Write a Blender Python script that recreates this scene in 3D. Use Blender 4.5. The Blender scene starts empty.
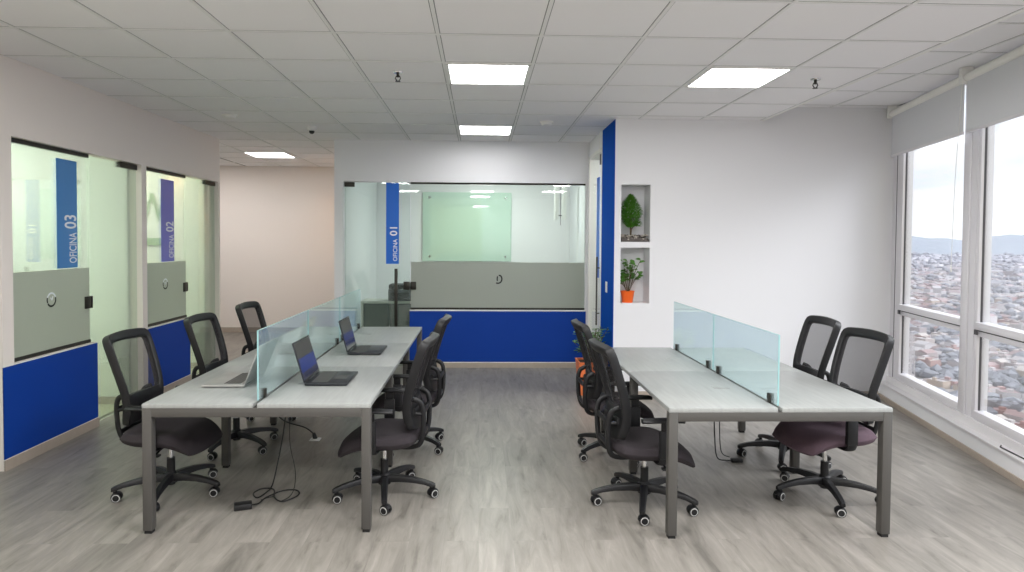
import bpy, bmesh, math, random
from mathutils import Vector, Matrix
PI = math.pi
C = bpy.context.scene.collection
R = math.radians
random.seed(7)

# ------------------------------------------------------------------ helpers
def lin(c):
    c = c / 255.0
    return c / 12.92 if c <= 0.04045 else ((c + 0.055) / 1.055) ** 2.4
def col(r, g, b): return (lin(r), lin(g), lin(b), 1.0)

class MB:
    """collects shapes; build() links them as one mesh object"""
    def __init__(s): s.v = []; s.f = []; s.m = []
    def _add(s, vs, fs, m=0):
        o = len(s.v); s.v += [tuple(p) for p in vs]
        for f in fs: s.f.append([i + o for i in f]); s.m.append(m)
    def box(s, x0, x1, y0, y1, z0, z1, m=0, b=0.0):
        bm = bmesh.new(); bmesh.ops.create_cube(bm, size=1)
        for v in bm.verts:
            v.co = ((x0+x1)/2 + v.co.x*(x1-x0), (y0+y1)/2 + v.co.y*(y1-y0), (z0+z1)/2 + v.co.z*(z1-z0))
        if b > 0: bmesh.ops.bevel(bm, geom=bm.edges[:], offset=b, segments=2, profile=0.5, affect='EDGES')
        s.frombm(bm, m); return s
    def frombm(s, bm, m=0, M=None):
        bm.verts.index_update()
        vs = [(M @ v.co if M else v.co).copy() for v in bm.verts]
        s._add(vs, [[v.index for v in f.verts] for f in bm.faces], m); bm.free()
    def cyl(s, p0, p1, r0, r1=None, n=16, m=0):
        r1 = r0 if r1 is None else r1
        p0, p1 = Vector(p0), Vector(p1); d = (p1-p0).normalized()
        a = d.orthogonal().normalized(); b = d.cross(a)
        vs = []
        for p, r in ((p0, r0), (p1, r1)):
            for i in range(n):
                t = 2*PI*i/n; vs.append(p + a*math.cos(t)*r + b*math.sin(t)*r)
        fs = [[i, (i+1) % n, n+(i+1) % n, n+i] for i in range(n)] + [list(range(n))[::-1], list(range(n, 2*n))]
        s._add(vs, fs, m); return s
    def loft(s, rings, m=0, closed=False, caps=True):
        n = len(rings[0]); vs = [p for r in rings for p in r]; fs = []
        k = len(rings)
        for j in range(k if closed else k-1):
            a, b = j*n, ((j+1) % k)*n
            fs += [[a+i, a+(i+1) % n, b+(i+1) % n, b+i] for i in range(n)]
        if caps and not closed: fs += [list(range(n))[::-1], list(range((k-1)*n, k*n))]
        s._add(vs, fs, m); return s
    def tube(s, pts, r, n=8, m=0, flat=None, up=None):
        pts = [Vector(p) for p in pts]; rings = []
        prev = None
        for i, p in enumerate(pts):
            d = (pts[min(i+1, len(pts)-1)] - pts[max(i-1, 0)]).normalized()
            a = (prev - d*prev.dot(d)) if prev else (Vector(up) - d*Vector(up).dot(d) if up else d.orthogonal())
            if a.length < 1e-5: a = d.orthogonal()
            a.normalize(); prev = a; b = d.cross(a)
            ra, rb = (r, r) if flat is None else flat
            rings.append([p + a*math.cos(2*PI*k/n)*ra + b*math.sin(2*PI*k/n)*rb for k in range(n)])
        s.loft(rings, m); return s
    def lathe(s, prof, c=(0, 0, 0), n=24, m=0, square=None):
        rings = []
        for r, z in prof:
            rings.append([Vector((c[0]+r*math.cos(2*PI*k/n), c[1]+r*math.sin(2*PI*k/n), c[2]+z)) for k in range(n)])
        s.loft(rings, m); return s
    def quad(s, a, b, c, d, m=0): s._add([a, b, c, d], [[0, 1, 2, 3]], m); return s
    def build(s, name, mats, parent=None, smooth=True, M=None):
        me = bpy.data.meshes.new(name); me.from_pydata([(M @ Vector(v)) if M else v for v in s.v], [], s.f)
        if not isinstance(mats, (list, tuple)): mats = [mats]
        for mt in mats: me.materials.append(mt)
        for p, mi in zip(me.polygons, s.m): p.material_index = mi
        bm = bmesh.new(); bm.from_mesh(me); bmesh.ops.recalc_face_normals(bm, faces=bm.faces[:]); bm.to_mesh(me); bm.free()
        if smooth:
            for p in me.polygons: p.use_smooth = True
            me.set_sharp_from_angle(angle=R(38))
        me.update()
        o = bpy.data.objects.new(name, me); C.objects.link(o)
        if parent: o.parent = parent
        return o

def catmull(P, k=8):
    P = [Vector(p) for p in P]; out = []
    for i in range(len(P)-1):
        p0, p1, p2, p3 = P[max(i-1, 0)], P[i], P[i+1], P[min(i+2, len(P)-1)]
        for j in range(k):
            t = j/k
            out.append(0.5*((2*p1)+(-p0+p2)*t+(2*p0-5*p1+4*p2-p3)*t*t+(-p0+3*p1-3*p2+p3)*t**3))
    out.append(P[-1]); return out

def tag(o, label, cat, group=None):
    o['label'] = label; o['category'] = cat
    if group: o['group'] = group
    return o
def thing(name, label, cat, loc=(0, 0, 0), rz=0.0, group=None):
    o = bpy.data.objects.new(name, None); C.objects.link(o)
    o.empty_display_size = 0.1; o.location = loc; o.rotation_euler = (0, 0, rz)
    return tag(o, label, cat, group)
def structure(o):
    o['kind'] = 'structure'; return o
def kids(o): return [c for c in bpy.data.objects if c.parent == o]
def copy_tree(o, parent=None):
    c = o.copy(); C.objects.link(c); c.parent = parent
    for ch in kids(o): copy_tree(ch, c)
    return c

# ------------------------------------------------------------------ materials
MATS = {}
def mat(name, c, rough=0.5, metal=0.0, spec=0.5, bump=0.0, bscale=60.0, var=0.0, vscale=8.0, alpha=None, emit=None, estr=0.0, coat=0.0):
    m = bpy.data.materials.new(name); m.use_nodes = True
    nt = m.node_tree; b = nt.nodes['Principled BSDF']
    b.inputs['Base Color'].default_value = c; b.inputs['Roughness'].default_value = rough
    b.inputs['Metallic'].default_value = metal; b.inputs['Specular IOR Level'].default_value = spec
    b.inputs['Coat Weight'].default_value = coat
    tc = nt.nodes.new('ShaderNodeTexCoord')
    if var > 0:
        n = nt.nodes.new('ShaderNodeTexNoise'); n.inputs['Scale'].default_value = vscale; n.inputs['Detail'].default_value = 5
        nt.links.new(tc.outputs['Object'], n.inputs['Vector'])
        h = nt.nodes.new('ShaderNodeMapRange'); h.inputs['To Min'].default_value = 1-var; h.inputs['To Max'].default_value = 1+var
        nt.links.new(n.outputs['Fac'], h.inputs['Value'])
        x = nt.nodes.new('ShaderNodeMixRGB'); x.blend_type = 'MULTIPLY'; x.inputs['Fac'].default_value = 1
        x.inputs['Color1'].default_value = c; nt.links.new(h.outputs['Result'], x.inputs['Color2'])
        nt.links.new(x.outputs['Color'], b.inputs['Base Color'])
    if bump > 0:
        n2 = nt.nodes.new('ShaderNodeTexNoise'); n2.inputs['Scale'].default_value = bscale; n2.inputs['Detail'].default_value = 3
        nt.links.new(tc.outputs['Object'], n2.inputs['Vector'])
        bp = nt.nodes.new('ShaderNodeBump'); bp.inputs['Strength'].default_value = bump; bp.inputs['Distance'].default_value = 0.01
        nt.links.new(n2.outputs['Fac'], bp.inputs['Height']); nt.links.new(bp.outputs['Normal'], b.inputs['Normal'])
    if emit:
        b.inputs['Emission Color'].default_value = emit; b.inputs['Emission Strength'].default_value = estr
    MATS[name] = m; return m

def glass(name, tint, haze=0.0, hazecol=(1, 1, 1, 1), refl=1.0, rough=0.02, ior=1.45):
    """thin architectural glass: tinted transparency, fresnel reflection, some milky scatter"""
    m = bpy.data.materials.new(name); m.use_nodes = True; nt = m.node_tree; nt.nodes.clear()
    out = nt.nodes.new('ShaderNodeOutputMaterial')
    tr = nt.nodes.new('ShaderNodeBsdfTransparent'); tr.inputs['Color'].default_value = tint
    gl = nt.nodes.new('ShaderNodeBsdfGlossy'); gl.inputs['Roughness'].default_value = rough; gl.inputs['Color'].default_value = (1, 1, 1, 1)
    fr = nt.nodes.new('ShaderNodeFresnel'); fr.inputs['IOR'].default_value = ior
    mu = nt.nodes.new('ShaderNodeMath'); mu.operation = 'MULTIPLY'; mu.inputs[1].default_value = refl
    nt.links.new(fr.outputs[0], mu.inputs[0])
    base = tr
    if haze > 0:
        df = nt.nodes.new('ShaderNodeBsdfDiffuse'); df.inputs['Color'].default_value = hazecol
        tl = nt.nodes.new('ShaderNodeBsdfTranslucent'); tl.inputs['Color'].default_value = hazecol
        mm = nt.nodes.new('ShaderNodeMixShader'); mm.inputs[0].default_value = 0.5
        nt.links.new(df.outputs[0], mm.inputs[1]); nt.links.new(tl.outputs[0], mm.inputs[2])
        mx = nt.nodes.new('ShaderNodeMixShader'); mx.inputs[0].default_value = haze
        nt.links.new(tr.outputs[0], mx.inputs[1]); nt.links.new(mm.outputs[0], mx.inputs[2]); base = mx
    mx2 = nt.nodes.new('ShaderNodeMixShader'); nt.links.new(mu.outputs[0], mx2.inputs[0])
    nt.links.new(base.outputs[0], mx2.inputs[1]); nt.links.new(gl.outputs[0], mx2.inputs[2])
    nt.links.new(mx2.outputs[0], out.inputs['Surface']); MATS[name] = m; return m

M_wall = mat('white_paint', col(229, 229, 232), 0.75, bump=0.04, bscale=180)
M_wallw = mat('white_paint_warm', col(234, 226, 220), 0.75, bump=0.04, bscale=180)
M_office = mat('office_paint', col(230, 234, 226), 0.8)
M_blue = mat('royal_blue_paint', col(0, 58, 152), 0.6, spec=0.25, var=0.06, vscale=3)
M_bluedk = mat('blue_accent_wall', col(0, 74, 172), 0.85, spec=0.08, var=0.05, vscale=3)
M_base = mat('beige_baseboard', col(172, 160, 148), 0.5, var=0.1, vscale=20)
M_white = mat('white_plastic', col(235, 235, 232), 0.4)
M_trim = mat('white_trim', col(232, 231, 226), 0.5)
M_darkmetal = mat('dark_bronze_metal', col(52, 50, 46), 0.4, 0.6)
M_steel = mat('grey_painted_steel', col(76, 74, 71), 0.45, 0.15, var=0.03)
M_foot = mat('black_rubber', col(18, 18, 18), 0.7)
M_chrome = mat('chrome', col(205, 205, 205), 0.18, 1.0)
M_black = mat('black_plastic', col(21, 21, 23), 0.45, spec=0.35, bump=0.03, bscale=300)
M_seat = mat('charcoal_fabric', col(42, 36, 40), 0.9, bump=0.25, bscale=500, var=0.12, vscale=60)
M_ring = mat('light_grey_wheel_rim', col(168, 168, 166), 0.5)
M_alu = mat('grey_aluminium', col(222, 220, 224), 0.38, 0.15)
M_aludk = mat('dark_gasket', col(70, 68, 72), 0.6)
M_ledge = mat('white_ledge', col(225, 223, 224), 0.3)
M_blind = mat('grey_blind_fabric', col(214, 215, 219), 0.9, bump=0.1, bscale=700)
M_lapdark = mat('dark_laptop_shell', col(42, 44, 48), 0.4, 0.3)
M_lapsil = mat('silver_laptop_shell', col(165, 165, 162), 0.35, 0.5)
M_key = mat('laptop_keys', col(62, 62, 60), 0.5)
M_keyd = mat('dark_laptop_keys', col(66, 66, 64), 0.45)
M_screen = mat('glossy_laptop_display', col(48, 46, 50), 0.12, spec=0.9)
M_band = mat('blue_screen_image', col(20, 40, 110), 0.2)
M_cable = mat('black_cable', col(16, 16, 17), 0.5)
M_orange = mat('orange_pot_glaze', col(245, 105, 20), 0.4, var=0.06)
M_terra = mat('orange_planter', col(214, 112, 62), 0.55, var=0.08)
M_soil = mat('dark_soil', col(50, 38, 28), 0.95, bump=0.5, bscale=90)
M_leaf1 = mat('deep_green_foliage', col(88, 150, 44), 0.6, var=0.4, vscale=30)
M_leaf2 = mat('bright_green_leaf', col(80, 130, 48), 0.5, var=0.4, vscale=25)
M_bark = mat('brown_stem', col(82, 66, 44), 0.8)
M_pebb = mat('pale_pebble', col(180, 172, 162), 0.8, var=0.5, vscale=45)
M_pebd = mat('dark_pebble', col(84, 78, 74), 0.8, var=0.4, vscale=45)
M_letter = mat('white_vinyl', col(236, 240, 246), 0.5)
M_sign1 = mat('blue_vinyl', col(0, 104, 212), 0.4)
M_sign3 = mat('blue_vinyl_reflection_tint', col(62, 130, 196), 0.4)  # blue vinyl lightened to carry the reflection on its glass
M_sign2 = mat('violet_blue_vinyl', col(116, 120, 208), 0.4)
M_dark = mat('black_vinyl', col(20, 24, 24), 0.5)
M_cab = mat('pale_grey_laminate', col(205, 205, 196), 0.5)
M_cabdk = mat('grey_green_cabinet_front', col(92, 98, 92), 0.5)
M_printer = mat('grey_printer_shell', col(70, 72, 74), 0.5)
M_tile_fl = mat('cream_floor_tile', col(198, 196, 168), 0.3, var=0.05, vscale=2)
M_hill = None
M_wtext = mat('pale_green_wall_lettering', col(146, 176, 138), 0.8)

G_part = glass('clear_partition_glass', (0.95, 0.985, 0.955, 1), 0.03, (0.86, 0.95, 0.88, 1), 0.7)
G_door = glass('green_tinted_door_glass', (0.925, 0.975, 0.935, 1), 0.04, (0.82, 0.94, 0.86, 1), 0.6)
G_door1 = glass('pale_door_glass', (0.90, 0.955, 0.93, 1), 0.04, (0.86, 0.95, 0.9, 1), 0.9)
G_frost = glass('frosted_film', (0.70, 0.73, 0.69, 1), 0.80, (0.66, 0.68, 0.63, 1), 0.3, rough=0.35)
G_div = glass('aqua_desk_glass', (0.895, 0.966, 0.974, 1), 0.15, (0.80, 0.93, 0.95, 1), 0.35)
G_divedge = mat('aqua_glass_edge', col(140, 180, 182), 0.2)
G_win = glass('window_glass', (0.97, 0.98, 0.985, 1), 0.0, (1, 1, 1, 1), 0.35)
G_side = glass('clear_side_door_glass', (0.97, 0.985, 0.975, 1), 0.0, (1, 1, 1, 1), 0.12)
G_board = mat('green_glass_board', col(186, 212, 198), 0.04, spec=0.8, coat=0.6)

def mesh_fabric():
    m = bpy.data.materials.new('black_mesh_fabric'); m.use_nodes = True; nt = m.node_tree; nt.nodes.clear()
    out = nt.nodes.new('ShaderNodeOutputMaterial')
    tc = nt.nodes.new('ShaderNodeTexCoord')
    w = nt.nodes.new('ShaderNodeTexNoise'); w.inputs['Scale'].default_value = 260
    nt.links.new(tc.outputs['Object'], w.inputs['Vector'])
    mr = nt.nodes.new('ShaderNodeMapRange'); mr.inputs['To Min'].default_value = 0.46; mr.inputs['To Max'].default_value = 0.72
    nt.links.new(w.outputs['Fac'], mr.inputs['Value'])
    tr = nt.nodes.new('ShaderNodeBsdfTransparent'); df = nt.nodes.new('ShaderNodeBsdfDiffuse'); df.inputs['Color'].default_value = col(58, 56, 58)
    mx = nt.nodes.new('ShaderNodeMixShader'); nt.links.new(mr.outputs['Result'], mx.inputs[0])
    nt.links.new(tr.outputs[0], mx.inputs[1]); nt.links.new(df.outputs[0], mx.inputs[2]); nt.links.new(mx.outputs[0], out.inputs['Surface'])
    return m
M_mesh = mesh_fabric()

def floor_mat():
    m = bpy.data.materials.new('grey_oak_vinyl_planks'); m.use_nodes = True; nt = m.node_tree; b = nt.nodes['Principled BSDF']
    N, L = nt.nodes.new, nt.links.new
    tc = N('ShaderNodeTexCoord'); mp = N('ShaderNodeMapping'); mp.inputs['Rotation'].default_value = (0, 0, R(90)); L(tc.outputs['Object'], mp.inputs['Vector'])
    br = N('ShaderNodeTexBrick'); br.offset = 0.37; br.offset_frequency = 2; br.squash = 1
    br.inputs['Color1'].default_value = (0.40, 0.40, 0.40, 1); br.inputs['Color2'].default_value = (0.62, 0.62, 0.62, 1); br.inputs['Mortar'].default_value = (0.30, 0.30, 0.30, 1)
    br.inputs['Scale'].default_value = 1; br.inputs['Mortar Size'].default_value = 0.0012; br.inputs['Mortar Smooth'].default_value = 0.3
    br.inputs['Brick Width'].default_value = 1.2; br.inputs['Row Height'].default_value = 0.19
    L(mp.outputs['Vector'], br.inputs['Vector'])
    # grain, stretched along the planks (Y) and shifted per plank
    mg = N('ShaderNodeMapping'); mg.inputs['Scale'].default_value = (6.0, 0.85, 1); L(tc.outputs['Object'], mg.inputs['Vector'])
    ad = N('ShaderNodeVectorMath'); ad.operation = 'ADD'; L(mg.outputs['Vector'], ad.inputs[0])
    sc = N('ShaderNodeVectorMath'); sc.operation = 'SCALE'; sc.inputs['Scale'].default_value = 31; L(br.outputs['Color'], sc.inputs[0]); L(sc.outputs['Vector'], ad.inputs[1])
    n1 = N('ShaderNodeTexNoise'); n1.inputs['Scale'].default_value = 2.2; n1.inputs['Detail'].default_value = 9; n1.inputs['Roughness'].default_value = 0.66; n1.inputs['Distortion'].default_value = 0.8
    L(ad.outputs['Vector'], n1.inputs['Vector'])
    n3 = N('ShaderNodeTexNoise'); n3.inputs['Scale'].default_value = 0.62; n3.inputs['Detail'].default_value = 4; n3.inputs['Distortion'].default_value = 1.2; L(ad.outputs['Vector'], n3.inputs['Vector'])
    rp = N('ShaderNodeValToRGB'); e = rp.color_ramp.elements
    e[0].position = 0.20; e[0].color = col(78, 74, 68); e[1].position = 0.80; e[1].color = col(154, 149, 142)
    k = e.new(0.42); k.color = col(121, 117, 110); k = e.new(0.58); k.color = col(135, 130, 123)
    L(n1.outputs['Fac'], rp.inputs['Fac'])
    kn = N('ShaderNodeMapRange'); kn.inputs['From Min'].default_value = 0.28; kn.inputs['From Max'].default_value = 0.42; kn.inputs['To Min'].default_value = 0.70; kn.inputs['To Max'].default_value = 1.0
    L(n3.outputs['Fac'], kn.inputs['Value'])
    m1 = N('ShaderNodeMixRGB'); m1.blend_type = 'MULTIPLY'; m1.inputs['Fac'].default_value = 1; L(rp.outputs['Color'], m1.inputs['Color1']); L(kn.outputs['Result'], m1.inputs['Color2'])
    tn = N('ShaderNodeMapRange'); tn.inputs['From Min'].default_value = 0.3; tn.inputs['From Max'].default_value = 0.62; tn.inputs['To Min'].default_value = 0.92; tn.inputs['To Max'].default_value = 1.05
    L(br.outputs['Color'], tn.inputs['Value'])
    m2 = N('ShaderNodeMixRGB'); m2.blend_type = 'MULTIPLY'; m2.inputs['Fac'].default_value = 1; L(m1.outputs['Color'], m2.inputs['Color1']); L(tn.outputs['Result'], m2.inputs['Color2'])
    L(m2.outputs['Color'], b.inputs['Base Color'])
    mk = N('ShaderNodeMapping'); mk.inputs['Scale'].default_value = (7, 2.6, 1); L(tc.outputs['Object'], mk.inputs['Vector'])
    nk = N('ShaderNodeTexNoise'); nk.inputs['Scale'].default_value = 1.0; nk.inputs['Detail'].default_value = 6; nk.inputs['Roughness'].default_value = 0.6; L(mk.outputs['Vector'], nk.inputs['Vector'])
    rk = N('ShaderNodeMapRange'); rk.inputs['From Min'].default_value = 0.60; rk.inputs['From Max'].default_value = 0.74; rk.inputs['To Min'].default_value = 1.0; rk.inputs['To Max'].default_value = 0.62; L(nk.outputs['Fac'], rk.inputs['Value'])
    m3 = N('ShaderNodeMixRGB'); m3.blend_type = 'MULTIPLY'; m3.inputs['Fac'].default_value = 1; L(m2.outputs['Color'], m3.inputs['Color1']); L(rk.outputs['Result'], m3.inputs['Color2'])
    L(m3.outputs['Color'], b.inputs['Base Color'])
    b.inputs['Roughness'].default_value = 0.38; b.inputs['Specular IOR Level'].default_value = 0.5
    bp = N('ShaderNodeBump'); bp.inputs['Strength'].default_value = 0.06; bp.inputs['Distance'].default_value = 0.004; L(n1.outputs['Fac'], bp.inputs['Height']); L(bp.outputs['Normal'], b.inputs['Normal'])
    return m
M_floor = floor_mat()

def desk_mat():
    m = bpy.data.materials.new('bleached_wood_laminate'); m.use_nodes = True; nt = m.node_tree; b = nt.nodes['Principled BSDF']
    N, L = nt.nodes.new, nt.links.new
    tc = N('ShaderNodeTexCoord'); mp = N('ShaderNodeMapping'); mp.inputs['Scale'].default_value = (10, 0.8, 1); L(tc.outputs['Object'], mp.inputs['Vector'])
    n = N('ShaderNodeTexNoise'); n.inputs['Scale'].default_value = 4; n.inputs['Detail'].default_value = 8; n.inputs['Distortion'].default_value = 0.7; L(mp.outputs['Vector'], n.inputs['Vector'])
    rp = N('ShaderNodeValToRGB'); e = rp.color_ramp.elements
    e[0].position = 0.3; e[0].color = col(141, 143, 141); e[1].position = 0.7; e[1].color = col(153, 155, 153)
    L(n.outputs['Fac'], rp.inputs['Fac']); L(rp.outputs['Color'], b.inputs['Base Color'])
    b.inputs['Roughness'].default_value = 0.38
    return m
M_desk = desk_mat()

def tile_mat(name, x0, y0, px, py):
    m = bpy.data.materials.new(name); m.use_nodes = True; nt = m.node_tree; b = nt.nodes['Principled BSDF']
    N, L = nt.nodes.new, nt.links.new
    tc = N('ShaderNodeTexCoord'); sx = N('ShaderNodeSeparateXYZ'); L(tc.outputs['Object'], sx.inputs[0])
    def grid(o, off, per):
        a = N('ShaderNodeMath'); a.operation = 'SUBTRACT'; a.inputs[1].default_value = off; L(o, a.inputs[0])
        d = N('ShaderNodeMath'); d.operation = 'DIVIDE'; d.inputs[1].default_value = per; L(a.outputs[0], d.inputs[0])
        r = N('ShaderNodeMath'); r.operation = 'ROUND'; L(d.outputs[0], r.inputs[0])
        s = N('ShaderNodeMath'); s.operation = 'SUBTRACT'; L(d.outputs[0], s.inputs[0]); L(r.outputs[0], s.inputs[1])
        ab = N('ShaderNodeMath'); ab.operation = 'ABSOLUTE'; L(s.outputs[0], ab.inputs[0])
        mm = N('ShaderNodeMath'); mm.operation = 'MULTIPLY'; mm.inputs[1].default_value = per; L(ab.outputs[0], mm.inputs[0])
        lt = N('ShaderNodeMath'); lt.operation = 'LESS_THAN'; lt.inputs[1].default_value = 0.0165; L(mm.outputs[0], lt.inputs[0]); return lt
    gx = grid(sx.outputs['X'], x0, px); gy = grid(sx.outputs['Y'], y0, py)
    mx = N('ShaderNodeMath'); mx.operation = 'MAXIMUM'; L(gx.outputs[0], mx.inputs[0]); L(gy.outputs[0], mx.inputs[1])
    c = N('ShaderNodeMixRGB'); L(mx.outputs[0], c.inputs['Fac']); c.inputs['Color1'].default_value = col(241, 240, 241); c.inputs['Color2'].default_value = col(140, 141, 140)  # darker band either side of each grid bar paints its shadow line
    n = N('ShaderNodeTexNoise'); n.inputs['Scale'].default_value = 130; n.inputs['Detail'].default_value = 3; L(tc.outputs['Object'], n.inputs['Vector'])
    bp = N('ShaderNodeBump'); bp.inputs['Strength'].default_value = 0.15; bp.inputs['Distance'].default_value = 0.004; L(n.outputs['Fac'], bp.inputs['Height']); L(bp.outputs['Normal'], b.inputs['Normal'])
    L(c.outputs['Color'], b.inputs['Base Color']); b.inputs['Roughness'].default_value = 0.85
    return m
TP = 0.645
M_ceil = tile_mat('mineral_ceiling_tile', -0.270, 4.80, TP, TP)
M_ceil2 = tile_mat('mineral_ceiling_tile_offset', 3.05, 4.22, TP, TP)
M_bar = mat('white_ceiling_grid_bar', col(232, 232, 231), 0.5)
M_lamp = mat('ceiling_light_diffuser', col(255, 255, 255), 0.5, emit=(1.0, 0.995, 0.985, 1), estr=15)

# ------------------------------------------------------------------ room constants (metres)
ZC = 2.94; XL = -3.36; YB = 8.571; YR = 6.906; XB = 1.409; XJ = 2.98; XC = 4.37; ZC2 = 3.086
YREAR = -3.0
C0 = Vector((XC, YR)); EU = Vector((-0.2214, -0.9752)); EN = Vector((-0.9752, 0.2214))   # window wall: corner, along, into the room
def wv(s, k, z): p = C0 + EU*s + EN*k; return Vector((p.x, p.y, z))
MW = Matrix(((EU.x, EN.x, 0, C0.x), (EU.y, EN.y, 0, C0.y), (0, 0, 1, 0), (0, 0, 0, 1)))   # (s, k, z) -> world

# ------------------------------------------------------------------ floor, ceiling
FOOT = [(-7.0, YREAR-0.1), (2.21, YREAR-0.1), (4.45, 6.80), (4.45, 12.1), (-7.0, 12.1)]
structure(MB().loft([[Vector((x, y, z)) for x, y in FOOT] for z in (-0.12, 0.0)]).build('floor', M_floor))
structure(MB().box(-6.6, XL-0.12, 1.0, 8.5, 0.0, 0.012).build('floor', M_tile_fl))
cb = MB(); cb.loft([[Vector((x, y, z)) for x, y in ((-7.0, YREAR-0.1), (2.21, YREAR-0.1), (XJ, 0.27), (XJ, 12.1), (-7.0, 12.1))] for z in (ZC, ZC+0.08)], 0); cb.loft([[Vector((x, y, z)) for x, y in ((2.9, -0.2), (4.45, 6.80), (4.45, 7.3), (2.9, 7.3))] for z in (ZC2, ZC2+0.08)], 1); cb.box(XJ-0.03, XJ, 0.9, 7.0, ZC, ZC2+0.02, 3); cb.box(XJ, 4.45, YR+0.3, 12.0, ZC, ZC+0.08, 0)
LIGHT_TILES = [(0, 0), (0, 4), (3, 0), (-5, 8)]
k = -5
while -0.27+TP*k < XJ:
    x = -0.27+TP*k
    if x > XL-0.8: cb.box(x-0.011, x+0.011, max(YREAR, YR-(4.37-x)/0.227), 11.9, ZC-0.005, ZC+0.001, 2)
    k += 1
def xwin0(y): return 4.37 - (YR-y)*0.227
for j in range(-12, 12):
    y = 4.80+TP*j
    cb.box(-6.9, min(XJ, xwin0(y)), y-0.011, y+0.011, ZC-0.004, ZC+0.001, 2)
def xwin(y): return 4.37 - (YR-y)*0.227
for j in range(-6, 5):
    y = 4.22+TP*j
    cb.box(XJ, xwin(y)+0.02, y-0.011, y+0.011, ZC2-0.004, ZC2+0.001, 2)
for x in (3.05, 3.695, 4.34): cb.box(x-0.011, x+0.011, YR-(4.37-x)/0.227, YR, ZC2-0.005, ZC2+0.001, 2)
cb.box(XJ-0.022, XJ+0.002, 0.9, YR, ZC-0.006, ZC+0.001, 3)
structure(cb.build('ceiling', [M_ceil, M_ceil2, M_bar, M_trim], smooth=False))

# ------------------------------------------------------------------ left wall with two glazed offices
wl = MB(); T = 0.12
wl.box(XL-T, XL, YREAR, 8.64, 2.385, ZC)                       # header above the glass
wl.box(XL-T, XL, YREAR, 3.2, 0, 2.385)
for y0, y1 in ((4.735, 4.85), (6.67, 6.765), (8.60, 8.64)): wl.box(XL-T, XL, y0, y1, 0, 2.385)
wl.box(XL-T, XL-0.004, 4.85, 5.88, 0, 0.745); wl.box(XL-T, XL-0.004, 6.765, 7.735, 0, 0.745)
structure(wl.build('wall_left', M_wallw))
for i, (y0, y1) in enumerate(((4.735, 5.880), (6.765, 7.735))):
    structure(MB().box(XL-0.004, XL+0.004, y0, y1, 0.082, 0.738, 0).box(XL-0.004, XL+0.003, y0, y1+0.002, 0.738, 0.747, 1).box(XL-0.004, XL+0.003, y0, y1+0.002, 0.076, 0.083, 1).build('trim_%d' % (i+1), [M_blue, M_trim]))
structure(MB().box(XL-0.004, XL+0.010, 4.735, 5.885, 0, 0.075).box(XL-0.004, XL+0.010, 6.63, 7.74, 0, 0.075).box(XL-0.004, XL+0.010, YREAR, 3.2, 0, 0.075).build('baseboard_left', M_base))

def ring_emblem(parent, Mx, s=1.0):
    e = MB()
    for a0, a1, mi in ((20, 160, 1), (160, 205, 0), (215, 380, 0)):
        pts = [(0.052*s*math.cos(R(a0+(a1-a0)*i/14)), 0.052*s*math.sin(R(a0+(a1-a0)*i/14)), 0) for i in range(15)]
        e.tube(pts, 0.006, 6, mi, flat=(0.0075, 0.002), up=(pts[0][0], pts[0][1], 0))
    e.tube([(-0.012, 0.016, 0), (0.004, -0.006, 0), (0.018, 0.026, 0)], 0.005, 6, 1, flat=(0.005, 0.002))
    return e.build('emblem', [M_dark, M_letter], parent, M=Mx)

GX = XL-0.058                                               # glass plane of the left offices
MLEFT = Matrix(((0, 0, 1, 0), (1, 0, 0, 0), (0, 1, 0, 0), (0, 0, 0, 1)))      # local x->Y, y->Z, z->X
for i, (y0, yj, y1) in enumerate(((4.85, 5.865, 6.67), (6.765, 7.755, 8.60))):
    w = structure(MB().box(GX-0.005, GX+0.005, y0, yj-0.003, 0.77, 2.375).build('window_%d' % (i+1), G_part))
    MB().box(GX-0.012, GX+0.012, y0, yj, 2.352, 2.386).build('top_rail', M_darkmetal, w)
    MB().box(GX-0.014, GX+0.014, y0, yj, 0.745, 0.772).build('bottom_rail', M_darkmetal, w)
    f = MB().box(GX+0.0055, GX+0.0075, y0+0.002, yj-0.004, 0.774, 1.40).build('frosted_film', G_frost, w)
    ring_emblem(f, Matrix.Translation((GX+0.010, (y0+yj)/2-0.01, 1.165)) @ MLEFT)
    d = structure(MB().box(GX-0.005, GX+0.005, yj+0.004, y1-0.004, 0.014, 2.375).build('door_%d' % (i+1), G_door))
    MB().box(GX-0.018, GX+0.018, y1-0.31, y1-0.004, 2.330, 2.380).build('patch_fitting', M_darkmetal, d)
    MB().box(GX-0.018, GX+0.018, y1-0.20, y1-0.004, 0.013, 0.065).build('patch_fitting', M_darkmetal, d)
    lk = MB().box(GX-0.022, GX+0.024, yj-0.075, yj-0.006, 1.045, 1.150, 0, 0.003).build('lock', M_darkmetal, d)
    MB().box(GX-0.022, GX+0.024, yj+0.004, yj+0.022, 1.045, 1.150, 0, 0.003).build('strike_box', M_darkmetal, d)
# third office nearer the camera: only its door glass shows at the frame edge
d = structure(MB().box(GX-0.005, GX+0.005, 3.21, 4.73, 0.014, 2.375).build('door_5', G_door))
MB().box(GX-0.018, GX+0.018, 4.35, 4.725, 2.322, 2.380).build('patch_fitting', M_darkmetal, d)

# offices behind the left wall
structure(MB().box(-6.7, -6.6, 1.0, 8.6, 0, ZC).build('wall_office_far_left', M_office))
for y0, y1 in ((6.625, 6.735), (8.45, 8.58), (4.60, 4.72), (1.0, 1.1)): structure(MB().box(-6.6, XL-T, y0, y1, 0, ZC).build('wall_office_left', M_office))

structure(MB().box(-6.6, XL-T-0.001, 6.613, 6.625, 0.012, 0.085).box(-6.6, XL-T-0.001, 8.438, 8.45, 0.012, 0.085).build('baseboard_office', M_base))

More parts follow.
